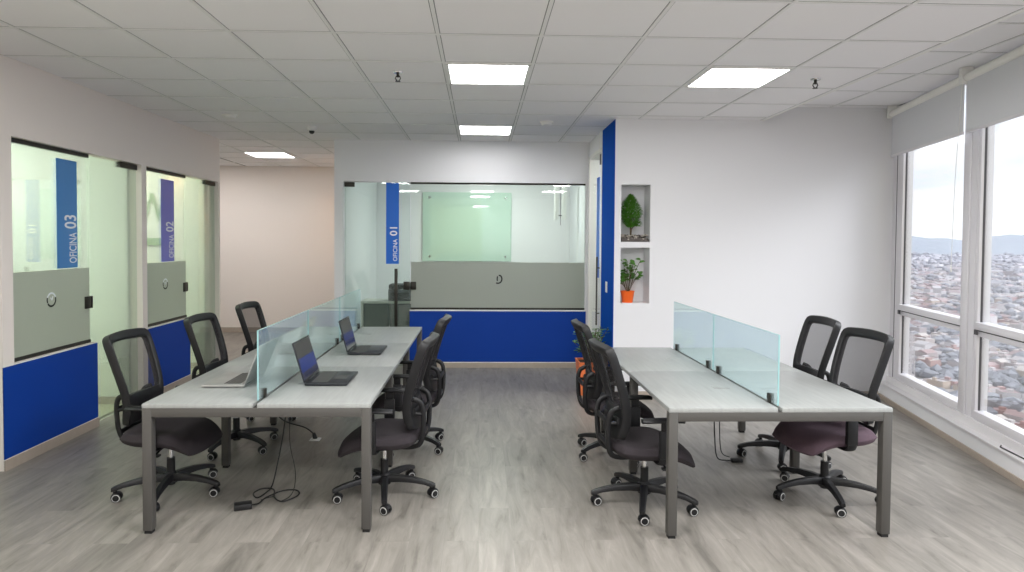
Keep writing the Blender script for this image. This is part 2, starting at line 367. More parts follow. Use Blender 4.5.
def text_obj(name, body, mt, w, hgt, M, parent=None, bold=0.0):
    cu = bpy.data.curves.new(name, 'FONT'); cu.body = body; cu.size = 1; cu.extrude = 0.0; cu.offset = bold; cu.resolution_u = 3
    t = bpy.data.objects.new(name, cu); C.objects.link(t)
    dg = bpy.context.evaluated_depsgraph_get(); me = bpy.data.meshes.new_from_object(t.evaluated_get(dg))
    bpy.data.objects.remove(t); bpy.data.curves.remove(cu)
    xs = [v.co.x for v in me.vertices]; ys = [v.co.y for v in me.vertices]
    x0, x1, y0, y1 = min(xs), max(xs), min(ys), max(ys)
    for v in me.vertices: v.co = M @ Vector(((v.co.x-x0)/(x1-x0)*w, (v.co.y-y0)/(y1-y0)*hgt, 0))
    me.materials.clear(); me.materials.append(mt); me.name = name
    o = bpy.data.objects.new(name, me); C.objects.link(o); o.parent = parent; return o

def basis(o, right, up, nrm):
    return Matrix(((right[0], up[0], nrm[0], o[0]), (right[1], up[1], nrm[1], o[1]), (right[2], up[2], nrm[2], o[2]), (0, 0, 0, 1)))
def left_sign(ya, yb, za, zb, num, mt, label):
    s = MB().box(GX+0.0055, GX+0.0075, ya, yb, za, zb).build('office_sign', mt)
    tag(s, label, 'sign', 'office name signs')
    xw = GX+0.0085; wd = yb-ya; L = zb-za
    text_obj('lettering', 'OFICINA', M_letter, 0.285*L, 0.37*wd, basis((xw, yb-0.05*wd, za+0.045*L), (0, 0, 1), (0, -1, 0), (1, 0, 0)), s, 0.008)
    text_obj('number', num, M_letter, 0.128*L, 0.60*wd, basis((xw, yb-0.05*wd, za+0.365*L), (0, 0, 1), (0, -1, 0), (1, 0, 0)), s, 0.018)
left_sign(5.43, 5.70, 1.408, 2.30, '03', M_sign3, 'tall blue vertical sign reading OFICINA 03 on left glass wall')
left_sign(7.17, 7.47, 1.405, 2.295, '02', M_sign2, 'violet blue vertical sign reading OFICINA 02 on left glass wall')
text_obj('wall_lettering', 'W', M_wtext, 0.36, 0.36, basis((-4.30, 8.436, 1.87), (1, 0, 0), (0, 0, 1), (0, -1, 0)))
structure(bpy.data.objects['wall_lettering']); bpy.data.objects['wall_lettering'].name = 'trim_8'
structure(MB().box(-4.45, -3.98, 8.434, 8.437, 1.57, 1.66).build('trim_9', M_wtext))

# ------------------------------------------------------------------ corridor at the far left
structure(MB().box(-7.0, -1.7, 11.8, 11.92, 0, ZC).box(-7.1, -7.0, 8.5, 11.92, 0, ZC).build('wall_corridor', M_wallw))
structure(MB().box(-7.0, -1.9, 11.786, 11.8, 0, 0.09).build('baseboard_corridor', M_base))

# ------------------------------------------------------------------ back wall with glazed office 01
XW0 = -1.88
wb = MB()
wb.box(XW0, XB, YB, YB+0.12, 2.405, ZC)
wb.box(XW0, -1.765, YB, YB+0.12, 0, 2.405)
wb.box(-0.905, XB, YB+0.004, YB+0.12, 0, 0.74)
wb.box(1.372, XB, YB, YB+0.12, 0, 2.405)
structure(wb.build('wall_back', M_wall))
structure(MB().box(-0.91, 1.385, YB-0.004, YB+0.004, 0.073, 0.737, 0).box(-0.91, 1.385, YB-0.003, YB+0.004, 0.737, 0.752, 1).box(-0.91, 1.385, YB-0.003, YB+0.004, 0.062, 0.074, 1).build('trim_3', [M_blue, M_trim]))
structure(MB().box(-0.915, XB-0.001, YB-0.012, YB+0.004, 0, 0.062).build('baseboard_back', M_base))
GY = YB+0.05
w = structure(MB().box(-0.90, 1.372, GY-0.005, GY+0.005, 0.775, 2.385).build('window_3', G_part))
MB().box(-0.905, 1.372, GY-0.014, GY+0.014, 2.383, 2.408).build('top_rail', M_darkmetal, w)
MB().box(-0.905, 1.372, GY-0.016, GY+0.016, 0.752, 0.776).build('bottom_rail', M_darkmetal, w)
f = MB().box(-0.898, 1.368, GY-0.0075, GY-0.0055, 0.778, 1.372).build('frosted_film', G_frost, w)
e = MB()
e.tube([(-0.012, 0.040, 0), (-0.016, 0.0, 0), (-0.012, -0.022, 0)], 0.007, 6, 0, flat=(0.008, 0.002), up=(1, 0, 0))
e.tube(catmull([(0.004, 0.052, 0), (0.030, 0.046, 0), (0.046, 0.010, 0), (0.036, -0.030, 0), (0.006, -0.050, 0), (-0.030, -0.048, 0)], 5), 0.008, 6, 0, flat=(0.009, 0.002), up=(0, 1, 0))
e.build('emblem', M_dark, f, M=basis((0.24, GY-0.011, 1.15), (1, 0, 0), (0, 0, 1), (0, -1, 0)))
d = structure(MB().box(-1.757, -0.910, GY-0.005, GY+0.005, 0.012, 2.398).build('door_3', G_door1))
MB().box(-1.757, -1.63, GY-0.020, GY+0.020, 2.340, 2.398).build('patch_fitting', M_darkmetal, d)
MB().box(-1.757, -1.63, GY-0.020, GY+0.020, 0.012, 0.07).build('patch_fitting', M_darkmetal, d)
MB().box(-0.995, -0.914, GY-0.024, GY+0.024, 1.010, 1.115, 0, 0.003).box(-0.904, -0.83, GY-0.024, GY+0.024, 1.010, 1.115, 0, 0.003).build('lock', M_darkmetal, d)
h_ = MB().box(-1.105, -1.065, GY-0.075, GY-0.045, 0.45, 1.285, 0, 0.004); h_.cyl((-1.085, GY-0.05, 0.62), (-1.085, GY+0.01, 0.62), 0.010); h_.cyl((-1.085, GY-0.05, 1.13), (-1.085, GY+0.01, 1.13), 0.010)
h_.build('handle', M_darkmetal, d)
s = MB().box(-1.222, -1.055, GY-0.0075, GY-0.0055, 1.345, 2.395).build('office_sign', M_sign1)
tag(s, 'bright blue vertical sign reading OFICINA 01 on back glass door', 'sign', 'office name signs')
text_obj('lettering', 'OFICINA', M_letter, 0.285, 0.056, basis((-1.076, GY-0.0085, 1.382), (0, 0, 1), (-1, 0, 0), (0, -1, 0)), s, 0.008)
text_obj('number', '01', M_letter, 0.112, 0.098, basis((-1.076, GY-0.0085, 1.710), (0, 0, 1), (-1, 0, 0), (0, -1, 0)), s, 0.018)

# room behind office 01
YO = 11.3
structure(MB().box(XW0, -1.76, YB+0.12, 11.8, 0, ZC).build('wall_office_side', M_wall))
structure(MB().box(-1.76, 4.4, YO, YO+0.1, 0, ZC).build('wall_office_back', M_wall))
structure(MB().box(XB+0.12, XB+0.24, YB+0.10, YO, 0, ZC).build('wall_office_right', M_wall))
structure(MB().box(-1.76, XB+0.12, YO-0.012, YO, 0, 0.07).build('baseboard_office_back', M_base))
t = thing('glass_board', 'pale green glass writing board on office 01 back wall', 'whiteboard', (0, YO, 0))
MB().box(-0.98, 0.53, -0.034, -0.026, 1.30, 2.47).build('board_panel', G_board, t)
for px in (-0.86, 0.43):
    for pz in (1.38, 2.38): MB().cyl((px, -0.05, pz), (px, 0.004, pz), 0.018, n=14).build('standoff', M_chrome, t)
t = thing('folded_blind', 'white folded blind hanging beside office 01 right wall', 'blind', (1.24, 10.2, 0))
MB().box(-0.10, -0.035, -0.02, 0.02, 1.98, 2.86, 0, 0.004).box(0.02, 0.09, -0.02, 0.02, 1.98, 2.86, 0, 0.004).build('slat_stack', M_white, t)
MB().box(-0.13, 0.12, -0.026, 0.026, 2.86, 2.92).build('head_rail', M_alu, t)
MB().tube([(0, 0, 2.86), (0, 0, 1.9)], 0.004, 6).box(-0.03, 0.03, -0.004, 0.004, 2.04, 2.055).build('pull_cord', M_steel, t)

# cabinet with printer seen through the office 01 door
t = thing('low_cabinet', 'pale grey low cabinet behind the office 01 glass door', 'cabinet', (-1.28, 9.55, 0))
MB().box(-0.40, 0.40, -0.22, 0.22, 0.760, 0.790).build('cabinet_top', M_cab, t)
for sx in (-1, 1): MB().box(sx*0.38-0.016, sx*0.38+0.016, -0.205, 0.22, 0.0, 0.760).build('side_panel', M_cab, t)
MB().box(-0.362, 0.362, 0.19, 0.21, 0.05, 0.758).build('back_panel', M_cab, t)
MB().box(-0.362, 0.362, -0.15, 0.19, 0.40, 0.42).build('shelf', M_cab, t)
for sx in (-1, 1):
    dr = MB().box(sx*0.18-0.176, sx*0.18+0.176, -0.200, -0.182, 0.05, 0.752).build('door', M_cabdk, t)
    MB().box(sx*0.03-0.006, sx*0.03+0.006, -0.215, -0.200, 0.42, 0.54).build('handle', M_steel, dr)
t = thing('desktop_printer', 'small dark grey printer on the office 01 cabinet', 'printer', (-1.13, 9.52, 0.79))
MB().box(-0.17, 0.17, -0.15, 0.15, 0.0, 0.17, 0, 0.012).build('printer_body', M_printer, t)
MB().box(-0.165, 0.165, -0.14, 0.15, 0.17, 0.235, 0, 0.015).build('scanner_lid', M_black, t)
MB().box(-0.11, 0.11, -0.24, -0.14, 0.03, 0.042).build('paper_tray', M_black, t)
MB().box(-0.13, 0.13, -0.154, -0.148, 0.07, 0.12).build('control_panel', M_dark, t)
bx_ = MB().box(-0.09, 0.09, -0.06, 0.06, 0, 0.11, 0, 0.006).build('storage_box', mat('teal_plastic', col(30, 120, 130), 0.5)); bx_.location = (-1.05, 9.24, 0.0)
bx_.location = (-0.98, 9.24, 0.30)
bpy.data.objects.remove(bx_)

# ------------------------------------------------------------------ right side: side wall with door 4, niche wall, jog
DY0, DY1, DZ = 7.655, 8.50, 2.745
ws = MB()
ws.box(XB, XB+0.12, YR+0.35, DY0, 0, ZC); ws.box(XB, XB+0.12, DY1, YB, 0, ZC); ws.box(XB, XB+0.12, DY0, DY1, DZ, ZC)
structure(ws.build('wall_side', M_wall))
structure(MB().box(XB-0.004, XB, YR-0.004, 7.617, 0.0, ZC-0.006).build('trim_4', M_bluedk))
dr = structure(MB().box(XB+0.006, XB+0.014, DY0+0.04, DY1-0.04, 0.012, DZ-0.05).build('door_4', G_side))
fr = MB(); fr.box(XB-0.002, XB+0.11, DY0, DY0+0.035, 0, DZ); fr.box(XB-0.012, XB+0.11, DY1-0.035, DY1, 0, DZ); fr.box(XB-0.012, XB+0.11, DY0+0.035, DY1-0.035, DZ-0.045, DZ)
fr.build('door_frame', M_trim, dr)
hh = MB()
hh.cyl((XB-0.026, 7.78, 0.66), (XB-0.026, 7.78, 1.47), 0.010); hh.cyl((XB-0.026, 7.78, 0.80), (XB+0.01, 7.78, 0.80), 0.007); hh.cyl((XB-0.026, 7.78, 1.34), (XB+0.01, 7.78, 1.34), 0.007)
hh.build('handle', M_steel, dr)
MB().box(XB-0.004, XB+0.030, DY0+0.045, DY0+0.13, 2.56, 2.68).build('patch_fitting', M_steel, dr)
s = MB().box(XB+0.001, XB+0.004, 7.80, 7.98, 1.22, 2.42).build('office_sign', M_sign1)
tag(s, 'narrow blue strip sign on side glass door beside the blue wall', 'sign')
t = thing('light_switch', 'white light switch on the blue side wall', 'switch', (XB-0.004, 7.27, 1.15))
MB().box(-0.008, 0, -0.04, 0.04, -0.06, 0.06, 0, 0.003).build('switch_plate', M_white, t)
MB().box(-0.013, -0.006, -0.015, 0.015, -0.03, 0.03, 0, 0.002).build('rocker', M_trim, t)

N1 = (1.479, 1.788, 1.652, 2.254); N2 = (1.477, 1.787, 1.003, 1.592)
wr = MB(); ND = 0.26
wr.box(XB, N1[0], YR, YR+0.35, 0, ZC); wr.box(N1[1], 4.42, YR, YR+0.35, 0, 3.15)
wr.box(N1[0], N1[1], YR, YR+0.35, N1[3], ZC); wr.box(N1[0], N1[1], YR, YR+0.35, N2[3], N1[2]); wr.box(N1[0], N1[1], YR, YR+0.35, 0, N2[2])
wr.box(N1[0], N1[1], YR+ND, YR+0.35, N2[2], N1[3])
structure(wr.build('wall_right', M_wall))
structure(MB().box(XB+0.001, XC-0.1, YR-0.012, YR, 0, 0.07).build('baseboard_right', M_base))
# bright room behind door 4
structure(MB().box(4.4, 4.5, YR+0.35, YO, 0, ZC).build('wall_side_room', M_wall))

# rear wall behind the camera with a window; a yellow slab outside is added for reflections
rw = MB(); rw.box(XL-T, -1.9, YREAR-0.12, YREAR, 0, ZC); rw.box(0.05, 3.0, YREAR-0.12, YREAR, 0, ZC); rw.box(-1.9, 0.05, YREAR-0.12, YREAR, 0, 0.85)
structure(rw.build('wall_rear', M_wall))

# ------------------------------------------------------------------ window wall (runs at a slight angle)
S1 = 10.2
wc = MB(); wc.box(-0.5, S1, -0.12, 0.08, 0, 0.160, 0); wc.box(-0.3, S1, -0.12, -0.02, 3.05, 3.15, 0)
structure(wc.build('wall_window', M_wall, M=MW))
structure(MB().box(-0.3, S1, -0.12, 0.092, 0.160, 0.178, 0, 0.003).box(-0.3, S1, -0.10, 0.012, 0.178, 0.245, 0).build('trim_5', M_ledge, M=MW))
structure(MB().box(-0.3, S1, 0.08, 0.092, 0, 0.050).build('baseboard_window', M_base, M=MW))
bays = [(0.250+1.535*q, 1.530+1.535*q) for q in range(6)]
KG = -0.045
for i, (a, b) in enumerate(bays):
    w = structure(MB().box(a-0.01, b+0.01, KG-0.004, KG+0.004, 0.315, 3.04).build('window_%d' % (i+4), G_win, M=MW))
    fr = MB()
    fr.box(a-0.045, a, KG-0.06, KG+0.030, 0.245, 3.06, 0, 0.004); fr.box(b, b+0.012, KG-0.06, KG+0.030, 0.245, 3.06, 0, 0.004)
    fr.box(a, b, KG-0.05, KG+0.04, 0.245, 0.315, 0, 0.003); fr.box(a, b, KG-0.05, KG+0.04, 3.02, 3.06, 0)
    fr.box(a-0.004, a+0.003, KG-0.008, KG+0.008, 0.315, 3.02, 1); fr.box(b-0.003, b+0.004, KG-0.008, KG+0.008, 0.315, 3.02, 1)
    fr.build('window_frame', [M_alu, M_aludk], w, M=MW)
    tr = MB().box(a, b, KG-0.05, KG+0.05, 0.970, 1.028, 0, 0.004).box(a, b, KG-0.04, KG+0.035, 0.918, 0.970, 0, 0.003).box(a+0.005, b-0.005, KG+0.035, KG+0.040, 0.960, 0.973, 1)
    tr.build('transom', [M_alu, M_aludk], w, M=MW)
    MB().box(a+0.01, a+0.05, KG+0.045, KG+0.056, 0.930, 0.970).build('latch', M_aludk, w, M=MW)
mu = MB()
for (a, b), (c, dd) in zip(bays[:-1], bays[1:]):
    mu.box(b+0.008, b+0.115, KG-0.08, KG+0.045, 0.240, 3.06, 0, 0.004); mu.box(b+0.115, b+0.124, KG-0.08, KG+0.025, 0.240, 3.06, 1); mu.box(b+0.124, c-0.043, KG-0.08, KG+0.036, 0.240, 3.06, 0)
mu.box(-0.3, 0.207, KG-0.08, KG+0.03, 0.240, 3.06, 0); mu.box(0.10, 0.108, KG+0.03, KG+0.033, 0.240, 3.06, 1)
structure(mu.build('trim_6', [M_alu, M_aludk], M=MW))

names = ['grey roller blind over the window nearest the white wall corner', 'grey roller blind over the second window from the wall corner', 'grey roller blind over the window at the photo right edge']
for i, (a, b) in enumerate(((0.135, 1.668), (1.690, 3.22), (3.245, 4.77))):
    t = thing('roller_blind', names[i], 'blind', (0, 0, 0), 0, 'roller blinds'); t.matrix_world = MW
    KB = 0.065
    MB().box(a+0.02, b-0.008, KB-0.0015, KB+0.0015, 2.568, 3.0).build('blind_fabric', M_blind, t)
    MB().box(a+0.02, b-0.008, KB-0.008, KB+0.008, 2.548, 2.572, 0, 0.003).build('bottom_bar', M_alu, t)
    MB().cyl((a+0.02, KB-0.0, 3.000), (b-0.008, KB-0.0, 3.000), 0.034, n=18).build('roller_tube', M_trim, t)
    for q0, q1 in ((a, a+0.018), (b-0.006, b+0.008)): MB().box(q0, q1, KB-0.045, KB+0.045, 2.955, 3.085, 0, 0.003).build('bracket', M_white, t)
    MB().tube([(b-0.02, KB+0.010, 3.0), (b-0.10, KB+0.012, 2.2), (b-0.13, KB+0.012, 1.45)], 0.0022, 6).cyl((b-0.13, KB+0.012, 1.42), (b-0.13, KB+0.012, 1.47), 0.006, n=8).build('chain', M_white, t)

t = tag(MB().tube([(2.30, 0.045, 0.183), (2.34, 0.070, 0.183), (2.62, 0.052, 0.183)], 0.005, 8).build('window_rod', M_cable, M=MW), 'thin black bent rod lying on the white window ledge', 'rod')

# ------------------------------------------------------------------ ceiling fittings
lab = ['square lit ceiling panel in the middle, nearer of the two', 'square lit ceiling panel near the back glass office', 'square lit ceiling panel over the right bench desk', 'square lit ceiling panel in the far left corridor']
for (i, j), L_ in zip(LIGHT_TILES, lab):
    x0, y0 = -0.27+TP*i, 4.80+TP*j
    if i == -5: x0, y0 = -3.52, 9.86
    t = thing('ceiling_light', L_, 'light', (x0+TP/2, y0+TP/2, ZC), 0, 'square ceiling light panels')
    hw = TP/2-0.012
    fr = MB()
    for a in (-1, 1):
        fr.box(-hw, hw, a*(hw-0.01)-0.012, a*(hw-0.01)+0.012, -0.010, 0.0); fr.box(a*(hw-0.01)-0.012, a*(hw-0.01)+0.012, -hw, hw, -0.010, 0.0)
    fr.build('frame', M_white, t)
    MB().box(-hw+0.02, hw-0.02, -hw+0.02, hw-0.02, -0.007, -0.001).build('diffuser', M_lamp, t)
for (x, y), L_ in zip(((-0.635, 5.10), (2.62, 5.137)), ('brass ceiling sprinkler left of the middle light panel', 'brass ceiling sprinkler right of the right light panel')):
    t = thing('fire_sprinkler', L_, 'sprinkler', (x, y, ZC), 0, 'ceiling sprinklers')
    MB().lathe([(0.0, 0.004), (0.040, 0.004), (0.034, -0.010), (0.012, -0.012), (0.0, -0.012)], n=18).build('escutcheon', M_chrome, t)
    MB().cyl((0, 0, -0.012), (0, 0, -0.04), 0.011, n=10).tube([(0.012, 0, -0.03), (0.020, 0, -0.05), (0.006, 0, -0.07)], 0.004, 6).tube([(-0.012, 0, -0.03), (-0.020, 0, -0.05), (-0.006, 0, -0.07)], 0.004, 6).build('sprinkler_head', M_darkmetal, t)
    MB().cyl((0, 0, -0.070), (0, 0, -0.074), 0.020, n=12).build('deflector', M_darkmetal, t)
for (x, y), L_ in zip(((0.71, 7.15), (-2.6, 6.96)), ('round white smoke detector right of the far ceiling panel', 'round white smoke detector high on the left ceiling')):
    t = thing('smoke_detector', L_, 'detector', (x, y, ZC), 0, 'smoke detectors')
    MB().lathe([(0, 0), (0.075, 0), (0.075, -0.012), (0, -0.012)], n=24).build('mounting_plate', M_trim, t)
    MB().lathe([(0, -0.012), (0.062, -0.012), (0.058, -0.032), (0.035, -0.042), (0, -0.044)], n=24).build('detector_cover', M_white, t)
t = thing('ceiling_camera', 'small white dome camera on ceiling before the corridor', 'camera', (-1.93, 7.64, ZC))
MB().lathe([(0, 0), (0.055, 0), (0.055, -0.03), (0.045, -0.045), (0, -0.045)], n=20).build('housing', M_white, t)
MB().lathe([(0, -0.045), (0.032, -0.045), (0.028, -0.065), (0.014, -0.078), (0, -0.08)], n=18).build('lens_dome', M_dark, t)

# ------------------------------------------------------------------ bench desks
def bench(label, x0, x1, y0, nmod, ml, xdiv, ydiv0, legx_in):
    t = thing('bench_desk', label, 'desk', ((x0+x1)/2, y0, 0), 0, 'bench desks')
    cx = (x0+x1)/2; X0, X1, D = x0-cx, x1-cx, xdiv-cx
    L = nmod*ml; zt, zb = 0.736, 0.711
    for i in range(nmod):
        for a, b in ((X0, D-0.012), (D+0.012, X1)):
            MB().box(a, b, i*ml+0.001, (i+1)*ml-0.001, zb, zt, 0, 0.002).build('tabletop', M_desk, t)
    # frame beams
    for yy in [0.002] + [i*ml-0.026 for i in range(1, nmod)] + [L-0.054]:
        MB().box(X0+0.052, X1-0.052, yy, yy+0.052, 0.660, 0.711, 0, 0.002).build('cross_beam', M_steel, t)
    for xx in (X0+0.10, X1-0.13): MB().box(xx, xx+0.03, 0.06, L-0.06, 0.665, 0.711, 0, 0.002).build('side_beam', M_steel, t)
    MB().box(D-0.06, D+0.06, 0.08, L-0.08, 0.640, 0.650).box(D-0.06, D-0.055, 0.08, L-0.08, 0.650, 0.70).box(D+0.055, D+0.06, 0.08, L-0.08, 0.650, 0.70).build('cable_tray', M_steel, t)
    ys = [0.002] + [i*ml-0.026 for i in range(1, nmod)] + [L-0.054]
    for k, yy in enumerate(ys):
        ins = 0 if k in (0, len(ys)-1) else legx_in
        for a in (X0+ins, X1-0.052-ins):
            g = MB().box(a, a+0.052, yy, yy+0.052, 0.018, 0.711, 0, 0.003).build('leg', M_steel, t)
            MB().box(a+0.006, a+0.046, yy+0.006, yy+0.046, 0.0, 0.018).build('foot', M_foot, g)
    for i in range(nmod):
        a, b = ydiv0-y0+i*ml*0.995, ydiv0-y0+(i+1)*ml*0.995-0.012
        if i == nmod-1: b = min(b, L-0.05)
        g = MB().box(D-0.004, D+0.004, a, b, 0.742, 1.140).build('glass_divider', G_div, t)
        MB().box(D-0.0043, D+0.0043, a-0.001, a+0.002, 0.742, 1.140).box(D-0.0043, D+0.0043, a, b, 1.1385, 1.1405).build('polished_edge', G_divedge, g)
        for yy in (a+0.10, b-0.10):
            MB().box(D-0.014, D+0.014, yy-0.019, yy+0.019, 0.7362, 0.790, 0, 0.004).build('clamp', M_darkmetal, g)
    for i in range(nmod):
        for sx in (-1, 1):
            MB().box(D+sx*0.15-0.05, D+sx*0.15+0.05, (i+0.5)*ml-0.04, (i+0.5)*ml+0.04, 0.7361, 0.7385, 0, 0.001).build('cable_cover', M_desk, t)
    return t
bench('long pale wood bench desk on the left carrying three laptops', -1.881, -0.612, 3.709, 3, 1.100, -1.257, 3.765, 0.02)
bench('empty pale wood bench desk on the right by the windows', 1.053, 2.316, 3.600, 2, 1.040, 1.676, 3.630, 0.02)

# ------------------------------------------------------------------ laptops
def laptop(label, loc, rz, open_deg, shell, keys, band):
    t = thing('laptop', label, 'laptop', loc, rz, 'open laptops')          # local: hinge at x=0, user side +x, width along y
    W, D = 0.385, 0.265
    b = MB().box(0, D, -W/2, W/2, 0.004, 0.020, 0, 0.004).build('laptop_base', shell, t)
    kb = MB()
    for r in range(5):
        for c_ in range(13):
            kx = 0.035 + r*0.021; ky = -0.165 + c_*0.0254
            kb.box(kx, kx+0.017, ky, ky+0.0205, 0.020, 0.0215)
    kb.build('keyboard', keys, b)
    MB().box(0.16, 0.235, -0.055, 0.055, 0.0200, 0.0206).build('touchpad', M_keyd if shell is M_lapdark else M_lapsil, b)
    for px in (0.02, D-0.02):
        for py in (-W/2+0.03, W/2-0.03): MB().cyl((px, py, 0), (px, py, 0.005), 0.008, n=10).build('rubber_foot', M_foot, b)
    Mh = Matrix.Translation((0.004, 0, 0.020)) @ Matrix.Rotation(R(-(open_deg-90)), 4, 'Y')
    s = MB().box(-0.008, 0.0, -W/2, W/2, 0.002, 0.262, 0, 0.003).build('screen_lid', shell, t, M=Mh)
    MB().box(0.0, 0.0006, -W/2+0.012, W/2-0.012, 0.018, 0.250).build('display', M_screen, s, M=Mh)
    if band: MB().box(0.0006, 0.001, -W/2+0.012, W/2-0.012, band[0], band[1]).build('display_image', M_band, s, M=Mh)
    MB().cyl((0.003, -0.14, 0.018), (0.003, -0.09, 0.018), 0.006, n=10).cyl((0.003, 0.09, 0.018), (0.003, 0.14, 0.018), 0.006, n=10).build('hinge', M_black, s)
    return t
ZT = 0.7362
laptop('dark open laptop nearest the front on left desk, right side', (-1.098, 4.345, ZT), 0, 107, M_lapdark, M_keyd, (0.06, 0.15))
laptop('dark open laptop farther back on left desk, right side', (-1.055, 5.465, ZT), 0, 105, M_lapdark, M_keyd, (0.085, 0.145))
laptop('silver open laptop on left side of left desk behind glass divider', (-1.455, 4.30, ZT), PI, 112, M_lapsil, M_key, None)

# ------------------------------------------------------------------ office chair (front = +x)
def chair_proto():
    t = thing('office_chair', 'x', 'chair', (0, 0, 0), 0, 'black mesh office chairs')
    # five star base
    hub = MB().cyl((0, 0, 0.075), (0, 0, 0.135), 0.042, 0.036, 20).cyl((0, 0, 0.135), (0, 0, 0.145), 0.036, 0.028, 20).build('star_base', M_black, t)
    for k in range(5):
        a = 2*PI*k/5
        rings = []
        for r, w, h, z in ((0.025, 0.052, 0.050, 0.108), (0.10, 0.046, 0.044, 0.112), (0.19, 0.042, 0.036, 0.108), (0.27, 0.038, 0.030, 0.096), (0.318, 0.036, 0.030, 0.082), (0.338, 0.026, 0.022, 0.076)):
            rr = []
            for (u, v) in ((-.5, -.4), (-.5, .2), (-.32, .5), (.32, .5), (.5, .2), (.5, -.4), (.3, -.5), (-.3, -.5)):
                rr.append(Vector((r, u*w, z+v*h)))
            rings.append(rr)
        Mz = Matrix.Rotation(a, 4, 'Z')
        lg = MB().loft(rings).cyl((0.315, 0, 0.078), (0.315, 0, 0.050), 0.013, n=12).build('base_leg', M_black, t, M=Mz)
        # twin wheel caster, trailing direction varies
        cst = MB(); Mc = Matrix.Identity(4)
        for sy in (-1, 1):
            y0 = sy*0.006; y1 = sy*0.026
            cst.cyl(Mc @ Vector((0.010, y0, 0.0275)), Mc @ Vector((0.010, y1, 0.0275)), 0.0275, 0.0275, 22, 0)
            cst.cyl(Mc @ Vector((0.010, y1, 0.0275)), Mc @ Vector((0.010, y1+sy*0.0012, 0.0275)), 0.0245, 0.0235, 22, 1)
            cst.cyl(Mc @ Vector((0.010, y1+sy*0.0012, 0.0275)), Mc @ Vector((0.010, y1+sy*0.003, 0.0275)), 0.0190, 0.017, 18, 0)
        cst.box(-0.012, 0.012, -0.006, 0.006, 0.03, 0.062); 
        hood = [Mc @ Vector((0.010+0.031*math.cos(R(q)), 0, 0.0275+0.031*math.sin(R(q)))) for q in range(20, 200, 20)]
        cst2 = MB(); cst2.v, cst2.f, cst2.m = cst.v[:-8], cst.f[:-6], cst.m[:-6]
        cst2.tube(hood, 0.01, 8, 0, flat=(0.004, 0.022), up=hood[0]-(Mc @ Vector((0.010, 0, 0.0275))))
        cst2.cyl(Mc @ Vector((0, 0, 0.035)), Mc @ Vector((0, 0, 0.065)), 0.009, n=10)
        cs = cst2.build('caster', [M_black, M_ring], lg); cs.location = Mz @ Vector((0.315, 0, 0))
    gl = MB().cyl((0, 0, 0.06), (0, 0, 0.235), 0.026, 0.025, 18, 0).cyl((0, 0, 0.235), (0, 0, 0.345), 0.0145, n=16, m=1).build('gas_lift', [M_black, M_chrome], t)
    up = []
    # mechanism + levers
    me = MB().box(-0.13, 0.10, -0.075, 0.075, 0.335, 0.375, 0, 0.010); me.tube([(0.03, -0.07, 0.352), (0.04, -0.20, 0.345), (0.045, -0.255, 0.335)], 0.006, 8); me.box(0.02, 0.07, -0.275, -0.235, 0.322, 0.336, 0, 0.004)
    me.cyl((0.09, 0, 0.325), (0.09, 0, 0.365), 0.03, n=16)
    up.append(me.build('tilt_mechanism', M_black, t))
    # seat cushion: squircle pillow with waterfall front
    sb = MB(); NU, NV = 24, 24
    def plan(u, v):
        return u*math.sqrt(1-0.30*v*v), v*math.sqrt(1-0.30*u*u)
    top, bot = [], []
    for i in range(NU+1):
        for j in range(NV+1):
            u = -1+2*i/NU; v = -1+2*j/NV
            pu, pv = plan(u, v)
            x = 0.02 + pu*0.262; y = pv*0.268
            e_ = (max(0.0, 1-abs(u)**6)*max(0.0, 1-abs(v)**6))**0.40
            zc = 0.412 - 0.085*max(0.0, (u-0.15)/0.85)**2 - 0.006*(1-v*v)*(1-u*u) + 0.012*max(0.0, -u-0.5)
            top.append((x, y, zc+0.044*e_)); bot.append((x, y, zc-0.046*e_ - 0.004))
    o = len(top); fs = []
    for i in range(NU):
        for j in range(NV):
            a = i*(NV+1)+j; fs.append([a, a+1, a+NV+2, a+NV+1]); fs.append([o+a, o+a+NV+1, o+a+NV+2, o+a+1])
    edge = [j for j in range(NV+1)] + [(i+1)*(NV+1)+NV for i in range(NU)] + [NU*(NV+1)+NV-1-j for j in range(NV)] + [(NU-1-i)*(NV+1) for i in range(NU-1)]
    for a, b in zip(edge, edge[1:]+edge[:1]): fs.append([a, o+a, o+b, b])
    sb._add(top+bot, fs); up.append(sb.build('seat', M_seat, t))
    # backrest surface
    KZ = [(0.475, -0.195), (0.55, -0.176), (0.62, -0.168), (0.70, -0.178), (0.80, -0.206), (0.93, -0.247), (1.045, -0.288), (1.10, -0.306)]
    def prof(v):                       # v 0..1 bottom..top -> x, z
        z = 0.475 + v*0.570
        for (z0, x0), (z1, x1) in zip(KZ, KZ[1:]):
            if z <= z1 or z1 == KZ[-1][0]:
                q = (z-z0)/(z1-z0); return x0+(x1-x0)*q, z
    def B(u, v, off=0.0):
        x, z = prof(v); x2, z2 = prof(v+0.05); x1, z1 = prof(v-0.05)
        d = Vector((x2-x1, 0, z2-z1)).normalized(); nb = Vector((-d.z, 0, d.x))
        w = 0.160 + 0.060*math.sin(min(1, 0.08+v*1.02)*PI/2)
        bow = 0.036*(1-u*u)
        return Vector(((x*2+x1+x2)/4-bow, u*w, z + 0.012*(1-u*u)*max(0, v-0.8)*5)) + nb*off
    def loop(uu, v0, v1, n=64, p=5.0):
        out = []
        for k in range(n):
            a = 2*PI*k/n; c_, s_ = math.cos(a), math.sin(a)
            sc = (abs(c_)**p+abs(s_)**p)**(-1/p)
            out.append((c_*sc*uu, (v0+v1)/2 + s_*sc*(v1-v0)/2))
        return out
